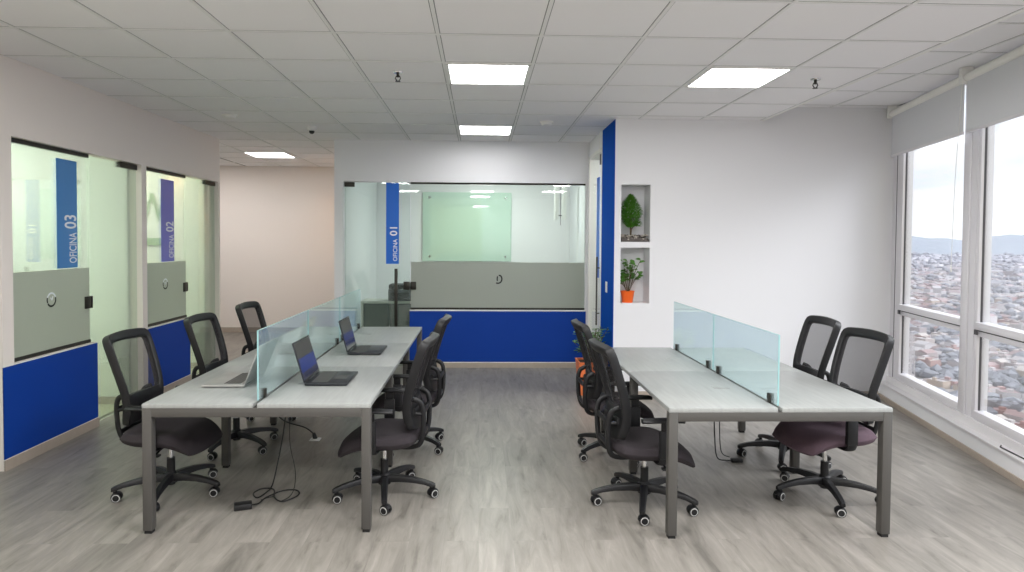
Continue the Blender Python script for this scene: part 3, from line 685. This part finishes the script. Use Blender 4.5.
    oo = loop(1.0, 0.0, 1.0, 96, p=15.0); ii = loop(0.865, 0.335, 0.91, 96, p=22.0)
    rings = []
    for (u0, v0), (u1, v1) in zip(oo, ii):
        um, vm = (u0+u1)/2, (v0+v1)/2
        pf = [(u0+(u1-u0)*q, v0+(v1-v0)*q) for q in (0, 0.12, 0.4, 0.7, 0.92, 1)]
        rings.append([B(*pf[k_], o_) for k_, o_ in zip((0, 1, 2, 3, 4, 5), (0.024, 0.031, 0.030, 0.026, 0.022, 0.014))] + [B(*pf[k_], o_) for k_, o_ in zip((5, 4, 3, 2, 1, 0), (-0.014, -0.019, -0.021, -0.022, -0.022, -0.016))])
    up.append(MB().loft(rings, closed=True).build('backrest_frame', M_black, t))
    pm = MB(); n = 18; g = []
    for i in range(n+1):
        for j in range(n+1): g.append(B(-0.88+1.76*i/n, 0.32+0.61*j/n, -0.004))
    pm._add(g, [[i*(n+1)+j, (i+1)*(n+1)+j, (i+1)*(n+1)+j+1, i*(n+1)+j+1] for i in range(n) for j in range(n)])
    up.append(pm.build('back_mesh', M_mesh, t))
    # lumbar pad behind the mesh and rear support loop
    lp = MB(); rings = []
    for i in range(13):
        u = -0.80+1.6*i/12; hgt = 0.030*(1-0.5*abs(u)**3)
        c_ = B(u, 0.20, 0.034)
        rings.append([c_+Vector((0.010*math.cos(q), 0, hgt*math.sin(q))) for q in [2*PI*k/10 for k in range(10)]])
    up.append(lp.loft(rings).build('lumbar_support', M_black, t))
    br = MB()
    for sy in (-1, 1):
        pts = catmull([(-0.08, sy*0.075, 0.350), (-0.17, sy*0.085, 0.348), (-0.242, sy*0.105, 0.374), (-0.268, sy*0.120, 0.44), (-0.274, sy*0.130, 0.53), (-0.272, sy*0.136, 0.60), (-0.254, sy*0.142, 0.65), (-0.212, sy*0.148, 0.672)], 6)
        br.tube(pts, 0.014, 10, 0, flat=(0.011, 0.017), up=(1, 0, 0))
        br.tube(catmull([(-0.270, sy*0.13, 0.575), (-0.24, sy*0.135, 0.578), (-0.195, sy*0.14, 0.58)], 4), 0.011, 8)
    br.tube([(-0.270, -0.128, 0.575), (-0.270, 0.128, 0.575)], 0.012, 10, 0, flat=(0.010, 0.020), up=(1, 0, 0))
    br.tube([(-0.264, -0.115, 0.430), (-0.264, 0.115, 0.430)], 0.012, 10, 0, flat=(0.010, 0.018), up=(1, 0, 0))
    up.append(br.build('rear_support', M_black, t))
    for sy in (-1, 1):
        am = MB()
        am.tube(catmull([(0.02, sy*0.12, 0.358), (0.02, sy*0.245, 0.358), (0.022, sy*0.285, 0.385), (0.025, sy*0.287, 0.46)], 5), 0.016, 10, 0, flat=(0.032, 0.010), up=(1, 0, 0))
        am.box(-0.008, 0.062, sy*0.287-0.015, sy*0.287+0.015, 0.40, 0.565, 0, 0.006)
        am.box(0.002, 0.052, sy*0.287-0.010, sy*0.287+0.010, 0.565, 0.620, 0, 0.004)
        a_ = am.build('armrest', M_black, t)
        pd = []
        for x, w, z in ((-0.115, 0.022, 0.626), (-0.105, 0.032, 0.627), (-0.03, 0.038, 0.628), (0.07, 0.040, 0.628), (0.125, 0.034, 0.625), (0.140, 0.022, 0.622)):
            pd.append([Vector((x, sy*0.287+w*math.cos(2*PI*k/12), z+0.014*math.sin(2*PI*k/12))) for k in range(12)])
        MB().loft(pd).build('arm_pad', M_black, a_)
        up.append(a_)
    return t
proto = chair_proto(); crn = random.Random(5)
BASE = ('star_base', 'base_leg')
def place(o, label, x, y, face, base_rot, dz=0.0, swap=None):
    o['label'] = label; o.location = (x, y, 0); o.rotation_euler = (0, 0, R(face))
    for ch in kids(o):
        nm = ch.name.split('.')[0]
        if nm in BASE:
            ch.rotation_euler = (0, 0, R(base_rot-face))
            for g in kids(ch):
                if g.name.startswith('caster'): g.rotation_euler = (0, 0, R(crn.uniform(-38, 38)-base_rot+crn.choice((0, 180))))
        elif nm == 'gas_lift': pass
        else: ch.location.z = dz
spots = [
 ('black mesh chair nearest the camera on left side of left desk', -2.005, 4.32, -4, -10, 0.0),
 ('black mesh chair second along the left side of left desk', -1.93, 5.27, -4, 40, 0.0),
 ('black mesh chair farthest back on left side of left desk', -1.91, 6.28, -4, 20, 0.0),
 ('black mesh chair nearest the camera on right side of left desk', -0.615, 4.28, 176, -10, -0.01),
 ('black mesh chair behind the first on right side of left desk', -0.575, 5.27, 176, 36, 0.0),
 ('black mesh chair nearest the camera on left side of right desk', 1.045, 4.10, 4.5, -34, -0.02),
 ('black mesh chair farther back on left side of right desk', 1.065, 5.08, 3, -5, -0.015),
 ('black mesh chair with brightly lit plum seat, right side of right desk, nearest', 2.255, 4.20, 187, -28, 0.03),
 ('black mesh chair farther back on right side of right desk', 2.335, 4.95, 180, -46, 0.03),
]
M_seat_lit = mat('plum_fabric_lit', col(88, 70, 80), 0.9, bump=0.25, bscale=500, var=0.12, vscale=60)  # purple-tinted dark fabric, colour lightened for the bright light on these seats
chairs = [proto] + [copy_tree(proto) for _ in spots[1:]]
for o, sp in zip(chairs, spots): place(o, *sp)
for o in chairs[7:9]:
    for ch in kids(o):
        if ch.name.startswith('seat'): ch.data = ch.data.copy(); ch.data.materials[0] = M_seat_lit

# ------------------------------------------------------------------ cables and floor outlet
def lay(pts, r=0.004): return catmull(pts, 8)
t = thing('power_adapter', 'black laptop power adapter with coiled cable under left desk', 'adapter', (-1.45, 4.06, 0))
o = MB().box(-0.052, 0.052, -0.034, 0.034, 0.0, 0.036, 0, 0.006); o.build('adapter_brick', M_cable, t, M=Matrix.Rotation(R(20), 4, 'Z'))
P = [(0.05, 0.01, 0.02), (0.075, 0.06, 0.008), (0.09, 0.16, 0.006), (0.16, 0.27, 0.006), (0.25, 0.28, 0.006), (0.285, 0.19, 0.008), (0.22, 0.09, 0.008), (0.15, 0.14, 0.012), (0.10, 0.28, 0.012), (0.02, 0.30, 0.010), (-0.01, 0.22, 0.010), (0.04, 0.14, 0.012), (0.07, 0.22, 0.014), (0.075, 0.33, 0.02), (0.08, 0.42, 0.12), (0.11, 0.47, 0.34), (0.15, 0.46, 0.652)]
MB().tube(lay(P), 0.0046, 8).build('cable', M_cable, t)
MB().tube(lay([(0.07, 0.12, 0.006), (0.13, 0.17, 0.006), (0.20, 0.10, 0.006), (0.24, 0.22, 0.012), (0.22, 0.36, 0.10), (0.16, 0.44, 0.30), (0.165, 0.47, 0.648)]), 0.0026, 6).build('thin_cable', M_cable, t)
t = thing('floor_outlet', 'small white floor outlet plate under the left desk', 'outlet', (-1.355, 5.46, 0))
MB().box(-0.042, 0.042, -0.040, 0.040, 0.0, 0.008, 0, 0.003).build('outlet_plate', M_white, t)
MB().cyl((0, 0, 0.008), (0, 0, 0.012), 0.024, n=18).build('socket', M_trim, t)
t = thing('power_plug', 'black power plug and cable in the white floor outlet', 'plug', (-1.355, 5.46, 0.012))
MB().cyl((0, 0, 0), (-0.01, -0.01, 0.045), 0.019, 0.013, 12).build('plug_body', M_cable, t)
MB().tube(lay([(-0.01, -0.01, 0.04), (-0.06, -0.10, 0.12), (-0.18, -0.26, 0.22), (-0.22, -0.42, 0.38), (-0.16, -0.55, 0.638)]), 0.005, 8).build('cable', M_cable, t)
t = thing('hanging_cable', 'pair of black cables hanging under the right desk', 'cable', (1.90, 4.90, 0))
MB().tube(lay([(0.03, -0.02, 0.014), (-0.04, -0.02, 0.012), (-0.12, -0.06, 0.05), (-0.17, -0.14, 0.22), (-0.205, -0.22, 0.45), (-0.215, -0.26, 0.645)]), 0.0045, 8).build('thick_cable', M_cable, t)
MB().tube(lay([(0.02, 0.06, 0.010), (-0.05, 0.02, 0.05), (-0.10, -0.06, 0.16), (-0.16, -0.20, 0.40), (-0.20, -0.26, 0.645)]), 0.0035, 8).build('thin_cable', M_cable, t)
MB().box(0.0, 0.085, -0.045, 0.0, 0.0, 0.028, 0, 0.007).build('plug', M_cable, t)

# ------------------------------------------------------------------ plants
def leaf(mb, p, d, up, L, W, m=0, fold=0.15, rnd=0.5):
    d = d.normalized(); s = d.cross(up)
    if s.length < 1e-4: s = d.orthogonal()
    s.normalize(); n = s.cross(d)
    prof_ = ((0, 0.06), (0.25, 0.8), (0.5, 1.0), (0.75, 0.78), (1.0, 0.08))
    vs = []
    for a, w in prof_:
        c_ = p + d*L*a - n*L*0.25*a*a*rnd
        vs += [c_ - s*W*0.5*w + n*W*fold*w, c_, c_ + s*W*0.5*w + n*W*fold*w]
    fs = []
    for i in range(4):
        b = i*3; fs += [[b, b+1, b+4, b+3], [b+1, b+2, b+5, b+4]]
    mb._add(vs, fs, m)
rnd = random.Random(3)
# preserved little tree on a gravel bed in the upper niche
nx, ny, nz = (N1[0]+N1[1])/2, YR+0.125, N1[2]
gv = MB()
for i in range(230):
    bm = bmesh.new(); bmesh.ops.create_icosphere(bm, subdivisions=1, radius=rnd.uniform(0.010, 0.017))
    lx, ly = rnd.uniform(-0.135, 0.135), rnd.uniform(-0.105, 0.10)
    Mx = Matrix.Translation((nx+lx, ny+ly, nz+0.016+rnd.uniform(0, 0.058))) @ Matrix.Rotation(rnd.uniform(0, 3), 4, 'Z') @ Matrix.Diagonal((1.2, 0.9, 0.75, 1))
    gv.frombm(bm, rnd.choice((0, 0, 0, 1, 1)), Mx)
gv.box(nx-0.140, nx+0.140, ny-0.112, ny+0.105, nz, nz+0.040, 1)
g = gv.build('pebbles', [M_pebb, M_pebd]); tag(g, 'bed of grey and white pebbles in the upper wall niche', 'pebbles'); g['kind'] = 'stuff'
t = thing('small_tree', 'small bushy green tree on pebbles in the upper niche', 'plant', (nx-0.025, ny, nz+0.065))
MB().tube([(0, 0, -0.02), (0.004, 0, 0.06), (-0.004, 0.003, 0.14), (0, 0, 0.24)], 0.010, 8).tube([(0, 0, 0.06), (0.03, -0.01, 0.10), (0.055, -0.01, 0.14)], 0.005, 6).build('trunk', M_bark, t)
fo = MB()
for i in range(2100):
    z = rnd.random(); hz = 0.095 + z*0.345
    rad = 0.126*((0.25+0.75*(z/0.38)**0.6) if z < 0.38 else max(0.02, 1-((z-0.38)/0.62)**1.9))
    a = rnd.uniform(0, 2*PI); r_ = rad*math.sqrt(rnd.uniform(0.25, 1))
    p = Vector((r_*math.cos(a), r_*math.sin(a)*0.85, hz)); d = Vector((math.cos(a), math.sin(a), rnd.uniform(0.1, 1.2)))
    leaf(fo, p - d*0.012, d, Vector((0, 0, 1)), rnd.uniform(0.026, 0.044), rnd.uniform(0.008, 0.014))
for i in range(120):
    a = rnd.uniform(0, 2*PI); r_ = 0.035*math.sqrt(rnd.random()); p = Vector((0.07+r_*math.cos(a), -0.01+r_*math.sin(a), 0.115+rnd.uniform(-0.02, 0.035)))
    leaf(fo, p, Vector((math.cos(a), math.sin(a), rnd.uniform(0.2, 1))), Vector((0, 0, 1)), 0.03, 0.011)
fo.build('foliage', M_leaf1, t, smooth=False)
# potted plant in the lower niche
px_, py_, pz_ = N2[0]+0.105, YR+0.115, N2[2]
t = thing('potted_plant', 'leafy green plant in an orange pot, lower wall niche', 'plant', (px_, py_, pz_))
pt_ = MB().lathe([(0, 0.0), (0.052, 0.0), (0.056, 0.004), (0.070, 0.108), (0.074, 0.112), (0.076, 0.124), (0.070, 0.125), (0.066, 0.112), (0, 0.108)], n=28).build('pot', M_orange, t)
MB().lathe([(0, 0.100), (0.064, 0.100), (0.060, 0.113), (0, 0.116)], n=18).build('soil', M_soil, t)
stm = MB(); lf = MB()
for i in range(20):
    a = rnd.uniform(-0.6, 3.6) if i % 3 else rnd.uniform(-PI, 0); Ls = rnd.uniform(0.10, 0.36); sp_ = rnd.uniform(0.02, 0.155)
    dx, dy = math.cos(a)*sp_, math.sin(a)*sp_*0.55
    if px_+dx < N2[0]+0.02: dx = N2[0]+0.02-px_
    p0 = Vector((dx*0.1, dy*0.1, 0.11)); p1 = Vector((dx*0.55, dy*0.55, 0.11+Ls*0.6)); p2 = Vector((dx, dy, 0.11+Ls))
    stm.tube(catmull([p0, p1, p2], 4), 0.0025, 6)
    for q in range(rnd.choice((2, 3, 3))):
        th = rnd.uniform(0, 2*PI); b0 = p1.lerp(p2, (0.55, 0.8, 1.0)[q]); dd = Vector((math.cos(th), math.sin(th)*0.6-0.3, rnd.uniform(0.0, 0.5)))
        leaf(lf, b0, dd, Vector((0, -0.5, 1)), rnd.uniform(0.045, 0.07), rnd.uniform(0.04, 0.06))
stm.build('stems', M_bark, t); lf.build('leaves', M_leaf2, t, smooth=False)
# floor planter by the blue wall
t = thing('floor_planter', 'orange square planter with green plant by the blue wall', 'plant', (1.215, 7.12, 0))
pr = []
for w, z in ((0.118, 0.0), (0.125, 0.004), (0.150, 0.345), (0.155, 0.350), (0.155, 0.362), (0.140, 0.362), (0.136, 0.33)):
    pr.append([Vector((sx*w, sy*w, z)) for sx, sy in ((-1, -1), (1, -1), (1, 1), (-1, 1))])
MB().loft(pr).build('planter_box', M_terra, t)
MB().box(-0.134, 0.134, -0.134, 0.134, 0.325, 0.342).build('soil', M_soil, t)
stm = MB(); lf = MB()
for i in range(52):
    a = rnd.uniform(0, 2*PI); sp_ = rnd.uniform(0.02, 0.20); Ls = rnd.uniform(0.10, 0.40)
    p0 = Vector((math.cos(a)*0.02, math.sin(a)*0.02, 0.335)); p2 = Vector((math.cos(a)*sp_, math.sin(a)*sp_, 0.335+Ls)); p1 = p0.lerp(p2, 0.5)+Vector((0, 0, 0.03))
    stm.tube(catmull([p0, p1, p2], 4), 0.003, 6)
    for q in range(4):
        th = rnd.uniform(0, 2*PI); leaf(lf, p1.lerp(p2, rnd.uniform(0.3, 1)), Vector((math.cos(th), math.sin(th), rnd.uniform(-0.1, 0.6))), Vector((0, 0, 1)), rnd.uniform(0.05, 0.085), rnd.uniform(0.025, 0.04))
stm.build('stems', M_bark, t); lf.build('leaves', M_leaf2, t, smooth=False)

# ------------------------------------------------------------------ the city outside
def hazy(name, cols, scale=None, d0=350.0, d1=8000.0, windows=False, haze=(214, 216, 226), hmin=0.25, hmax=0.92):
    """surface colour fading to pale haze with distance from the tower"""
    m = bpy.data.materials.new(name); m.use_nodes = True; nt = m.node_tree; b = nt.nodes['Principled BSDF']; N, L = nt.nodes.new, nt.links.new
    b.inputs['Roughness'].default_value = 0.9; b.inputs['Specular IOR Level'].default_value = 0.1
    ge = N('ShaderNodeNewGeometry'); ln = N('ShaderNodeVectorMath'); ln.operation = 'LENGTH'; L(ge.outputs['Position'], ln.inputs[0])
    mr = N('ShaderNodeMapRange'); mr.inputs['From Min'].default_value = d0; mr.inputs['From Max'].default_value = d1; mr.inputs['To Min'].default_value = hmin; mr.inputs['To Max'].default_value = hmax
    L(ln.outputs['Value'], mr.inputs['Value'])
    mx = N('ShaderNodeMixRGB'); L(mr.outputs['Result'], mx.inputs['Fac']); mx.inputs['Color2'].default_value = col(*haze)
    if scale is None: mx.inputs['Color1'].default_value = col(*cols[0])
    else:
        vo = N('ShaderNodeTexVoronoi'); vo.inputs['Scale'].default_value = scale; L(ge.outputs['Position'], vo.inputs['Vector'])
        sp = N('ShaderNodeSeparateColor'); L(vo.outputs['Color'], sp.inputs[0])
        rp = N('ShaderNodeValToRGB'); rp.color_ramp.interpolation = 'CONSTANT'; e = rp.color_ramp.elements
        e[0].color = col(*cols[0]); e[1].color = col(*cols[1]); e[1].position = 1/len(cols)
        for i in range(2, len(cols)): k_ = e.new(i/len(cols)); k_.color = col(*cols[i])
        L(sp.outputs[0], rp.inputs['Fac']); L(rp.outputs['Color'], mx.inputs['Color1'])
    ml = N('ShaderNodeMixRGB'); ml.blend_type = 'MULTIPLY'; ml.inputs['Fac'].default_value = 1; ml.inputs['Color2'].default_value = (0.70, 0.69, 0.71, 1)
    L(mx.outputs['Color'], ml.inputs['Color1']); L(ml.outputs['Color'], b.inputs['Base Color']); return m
HZ = -165.0
palette = [(206, 190, 176), (222, 216, 208), (196, 142, 120), (186, 120, 100), (176, 160, 150), (228, 222, 216), (212, 186, 150), (166, 136, 126), (236, 232, 228), (190, 176, 170)]
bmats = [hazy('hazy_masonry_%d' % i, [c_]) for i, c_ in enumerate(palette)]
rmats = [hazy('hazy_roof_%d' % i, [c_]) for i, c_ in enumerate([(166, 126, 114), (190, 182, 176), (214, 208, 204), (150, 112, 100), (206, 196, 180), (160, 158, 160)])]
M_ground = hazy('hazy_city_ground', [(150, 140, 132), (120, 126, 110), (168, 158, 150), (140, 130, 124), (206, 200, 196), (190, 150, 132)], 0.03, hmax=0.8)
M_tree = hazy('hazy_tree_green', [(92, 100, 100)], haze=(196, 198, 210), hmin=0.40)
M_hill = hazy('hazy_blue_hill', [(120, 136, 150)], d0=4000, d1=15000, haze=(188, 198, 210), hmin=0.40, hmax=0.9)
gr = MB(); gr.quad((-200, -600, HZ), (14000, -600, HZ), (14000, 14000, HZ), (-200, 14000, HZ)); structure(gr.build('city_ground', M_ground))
crnd = random.Random(11)
def az_pt(az, r): return r*math.sin(az), r*math.cos(az)
cells = []
r = 430.0
while r < 10500:
    step = 11 + r*0.0105
    naz = int(r*R(40)/ (12 + r*0.0095))
    for i in range(naz):
        az = R(20) + R(40)*(i+crnd.uniform(0.15, 0.85))/naz
        cells.append((r + crnd.uniform(-0.3, 0.3)*step, az, step))
    r += step
def house(mb, x, y, w, d, h, rot, wall, roof, gable):
    Mx = Matrix.Translation((x, y, HZ)) @ Matrix.Rotation(rot, 4, 'Z')
    c = [Mx @ Vector((sx*w/2, sy*d/2, z)) for z in (0, h) for sx, sy in ((-1, -1), (1, -1), (1, 1), (-1, 1))]
    mb._add(c, [[0, 1, 5, 4], [1, 2, 6, 5], [2, 3, 7, 6], [3, 0, 4, 7]], wall)
    if gable:
        r0, r1 = Mx @ Vector((0, -d/2, h+w*0.22)), Mx @ Vector((0, d/2, h+w*0.22))
        mb._add([c[4], c[5], c[6], c[7], r0, r1], [[0, 4, 5, 3], [1, 2, 5, 4], [0, 1, 4], [3, 5, 2]], roof)
    else:
        q = [Mx @ Vector((sx*w/2*0.94, sy*d/2*0.94, h-0.6)) for sx, sy in ((-1, -1), (1, -1), (1, 1), (-1, 1))]
        mb._add(c[4:]+q, [[0, 1, 5, 4], [1, 2, 6, 5], [2, 3, 7, 6], [3, 0, 4, 7], [4, 5, 6, 7]], roof)
        pw_, pd_ = w*crnd.uniform(0.2, 0.4), d*crnd.uniform(0.2, 0.4); ox, oy = crnd.uniform(-0.2, 0.2)*w, crnd.uniform(-0.2, 0.2)*d
        k_ = [Mx @ Vector((ox+sx*pw_/2, oy+sy*pd_/2, z)) for z in (h-0.6, h+2.2) for sx, sy in ((-1, -1), (1, -1), (1, 1), (-1, 1))]
        mb._add(k_, [[0, 1, 5, 4], [1, 2, 6, 5], [2, 3, 7, 6], [3, 0, 4, 7], [4, 5, 6, 7]], wall)
allm = bmats + rmats
far = MB(); trees = MB(); nind = 0
cells.sort(key=lambda c_: c_[0])
for (rr, az, step) in cells:
    x, y = az_pt(az, rr); u = crnd.random()
    grove = math.sin(x*0.011+1.3)*math.cos(y*0.009-0.5) + 0.5*math.sin(x*0.031+y*0.027)
    if grove > 0.52 or u < 0.12:
        for q in range(3 if rr < 1500 else 1):
            bm = bmesh.new(); bmesh.ops.create_icosphere(bm, subdivisions=1, radius=1); s_ = crnd.uniform(3.0, 6.5)*(1+rr*0.0005)
            for v in bm.verts: v.co *= crnd.uniform(0.8, 1.15)
            trees.frombm(bm, 0, Matrix.Translation((x+crnd.uniform(-7, 7), y+crnd.uniform(-7, 7), HZ+s_*0.7)) @ Matrix.Diagonal((s_, s_, s_*0.85, 1)))
        continue
    if u < 0.16: continue
    w_, d_ = step*crnd.uniform(0.55, 0.95), step*crnd.uniform(0.6, 1.0)
    h_ = crnd.choice((5, 6, 7, 8, 9, 11, 13)) * (1 if crnd.random() < 0.95 else 1.9)
    rot = R(18) + (0 if crnd.random() < 0.8 else crnd.uniform(0, 1.5)) + (PI/2 if crnd.random() < 0.5 else 0)
    wl_, rf_ = crnd.randrange(len(bmats)), crnd.randrange(len(rmats))
    vis = R(32.6) < az < R(40.4) and rr > 740
    if vis and nind < 300:
        mb = MB(); house(mb, x, y, w_, d_, h_, rot, 0, 1, crnd.random() < 0.35)
        o = mb.build('city_building', [bmats[wl_], rmats[rf_]], smooth=False)
        tag(o, 'low pale building in the nearer part of the hazy city', 'building', 'low buildings of the hazy city'); nind += 1
    else:
        house(far, x, y, w_, d_, h_, rot, wl_, len(bmats)+rf_, crnd.random() < 0.35)
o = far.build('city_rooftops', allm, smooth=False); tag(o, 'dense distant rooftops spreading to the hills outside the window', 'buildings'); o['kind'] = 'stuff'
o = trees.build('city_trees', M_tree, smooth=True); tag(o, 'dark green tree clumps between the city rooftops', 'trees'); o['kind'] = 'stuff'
# lattice mast seen through the lower panes
t = thing('lattice_mast', 'thin pale lattice mast rising from the city rooftops', 'mast', (*az_pt(R(33.8), 900), HZ))
mm = MB()
Hm = 62
for sx, sy in ((-1, -1), (1, -1), (1, 1), (-1, 1)): mm.tube([(sx*3.2, sy*3.2, 0), (sx*1.6, sy*1.6, Hm)], 0.5, 6)
for i in range(12):
    z0, z1 = Hm*i/12, Hm*(i+1)/12; a0, a1 = 3.2-1.6*i/12, 3.2-1.6*(i+1)/12
    for (ux, uy), (vx, vy) in (((-1, -1), (1, -1)), ((1, -1), (1, 1)), ((1, 1), (-1, 1)), ((-1, 1), (-1, -1))): mm.tube([(ux*a0, uy*a0, z0), (vx*a1, vy*a1, z1)], 0.28, 5)
mm.build('mast_frame', bmats[8], t)
# hills on the horizon
hl = MB(); n = 120; vs = []
for i in range(n+1):
    az = R(5)+R(70)*i/n; ridge = 95 + 40*math.sin(i*0.21)+26*math.sin(i*0.53+1)+14*math.sin(i*1.3+2)+8*math.sin(i*2.9)
    x, y = az_pt(az, 10600); vs.append((x, y, HZ)); x, y = az_pt(az, 13000); vs.append((x, y, 25+ridge*1.05))
hl._add(vs, [[2*i, 2*i+2, 2*i+3, 2*i+1] for i in range(n)]); structure(hl.build('hills', M_hill))
fc = structure(MB().box(-14, 8, -16.4, -16, -72, 14).build('yellow_reflector', mat('pale_yellow_reflector', col(226, 220, 160), 0.8, var=0.25, vscale=1.2)))  # unseen yellow slab added to be mirrored in the glass board

# ------------------------------------------------------------------ sky, sun, lamps
wd = bpy.data.worlds.new('sky'); bpy.context.scene.world = wd; wd.use_nodes = True; nt = wd.node_tree; N, L = nt.nodes.new, nt.links.new
bg = nt.nodes['Background']; tc = N('ShaderNodeTexCoord'); mp = N('ShaderNodeMapping'); mp.inputs['Scale'].default_value = (2.6, 2.6, 11); L(tc.outputs['Generated'], mp.inputs['Vector'])
nz_ = N('ShaderNodeTexNoise'); nz_.inputs['Scale'].default_value = 1.3; nz_.inputs['Detail'].default_value = 5; nz_.inputs['Roughness'].default_value = 0.5; L(mp.outputs['Vector'], nz_.inputs['Vector'])
rp = N('ShaderNodeValToRGB'); e = rp.color_ramp.elements; e[0].position = 0.36; e[0].color = col(212, 224, 238); e[1].position = 0.52; e[1].color = col(250, 250, 252)
L(nz_.outputs['Fac'], rp.inputs['Fac']); L(rp.outputs['Color'], bg.inputs['Color']); bg.inputs['Strength'].default_value = 1.42

def lamp(kind, name, loc, energy, color, size=0.5, rot=(0, 0, 0), **kw):
    l = bpy.data.lights.new(name, kind); l.energy = energy; l.color = color
    if kind == 'AREA': l.shape = 'RECTANGLE'; l.size = size if not isinstance(size, tuple) else size[0]; l.size_y = size if not isinstance(size, tuple) else size[1]
    if kind in ('POINT', 'SPOT'): l.shadow_soft_size = size
    for k_, v_ in kw.items(): setattr(l, k_, v_)
    o = bpy.data.objects.new(name, l); C.objects.link(o); o.location = loc; o.rotation_euler = rot; return o
su = lamp('SUN', 'soft_sun', (20, 0, 30), 6.0, (0.97, 0.97, 1.0), angle=R(50))
su.rotation_euler = Vector((-0.78, 0.18, -0.60)).to_track_quat('-Z', 'Y').to_euler()
for x, y in ((-1.9, 2.5), (0.05, 2.5), (1.98, 2.2), (-1.9, 0), (0.05, 0), (1.9, 0.2), (0, -2)):
    lamp('AREA', 'ceiling_panel_lamp', (x, y, ZC-0.02), 40 if x < -1 else 54, (1.0, 0.995, 0.99), 0.58)
for y in (5.6, 7.6): lamp('AREA', 'office_lamp', (-4.9, y, ZC-0.03), 54, (0.96, 1.0, 0.92), 0.6)
lamp('AREA', 'office_lamp', (-4.9, 3.4, ZC-0.03), 42, (0.96, 1.0, 0.92), 0.6)
lamp('AREA', 'back_office_lamp', (0.2, 9.9, ZC-0.03), 46, (0.95, 1.0, 0.96), 0.6)
lamp('AREA', 'side_room_lamp', (2.5, 8.0, ZC-0.03), 34, (1, 1, 0.97), 0.6)
lamp('AREA', 'corridor_fill', (-4.6, 10.4, ZC-0.02), 26, (1.0, 0.96, 0.94), 0.58)  # added fill that lightens the corridor, no fixture here
lamp('SPOT', 'warm_corridor_downlight', (-2.0, 10.9, ZC-0.05), 24, (1.0, 0.55, 0.22), 0.05, rot=(0, 0, 0), spot_size=R(150), spot_blend=0.9)
for x in (-4.2, -3.72): lamp('SPOT', 'warm_office_downlight', (x, 8.22, 2.9), 14, (1.0, 0.72, 0.4), 0.03, spot_size=R(80), spot_blend=0.8)

# ------------------------------------------------------------------ camera
cam = bpy.data.cameras.new('camera'); co = bpy.data.objects.new('camera', cam); C.objects.link(co)
f_px = 660.0; cam.sensor_fit = 'HORIZONTAL'; cam.sensor_width = 36; cam.lens = f_px/1024*36
cam.clip_start = 0.05; cam.clip_end = 40000
cx, cy = 500.16, 259.447
cam.shift_x = (512-cx)/1024; cam.shift_y = (cy-286)/1024
yaw, pit, rol = 0.0304, 0.029, -0.0064
def RzM(a): return Matrix(((math.cos(a), -math.sin(a), 0), (math.sin(a), math.cos(a), 0), (0, 0, 1)))
def RxM(a): return Matrix(((1, 0, 0), (0, math.cos(a), -math.sin(a)), (0, math.sin(a), math.cos(a))))
def RyM(a): return Matrix(((math.cos(a), 0, -math.sin(a)), (0, 1, 0), (math.sin(a), 0, math.cos(a))))
W2C = RyM(rol) @ RxM(pit) @ RzM(yaw)                       # world -> (right, forward, up)
r_, f_, u_ = W2C[0], W2C[1], W2C[2]
co.matrix_world = Matrix(((r_[0], u_[0], -f_[0], 0), (r_[1], u_[1], -f_[1], 0), (r_[2], u_[2], -f_[2], 1.66), (0, 0, 0, 1)))
sc = bpy.context.scene; sc.camera = co
sc.view_settings.view_transform = 'Standard'; sc.view_settings.look = 'None'; sc.view_settings.exposure = 0.04
sc.cycles.use_denoising = True; sc.cycles.max_bounces = 10; sc.cycles.transparent_max_bounces = 24; sc.cycles.diffuse_bounces = 5
sc.cycles.sample_clamp_indirect = 6; sc.cycles.caustics_reflective = False; sc.cycles.caustics_refractive = False
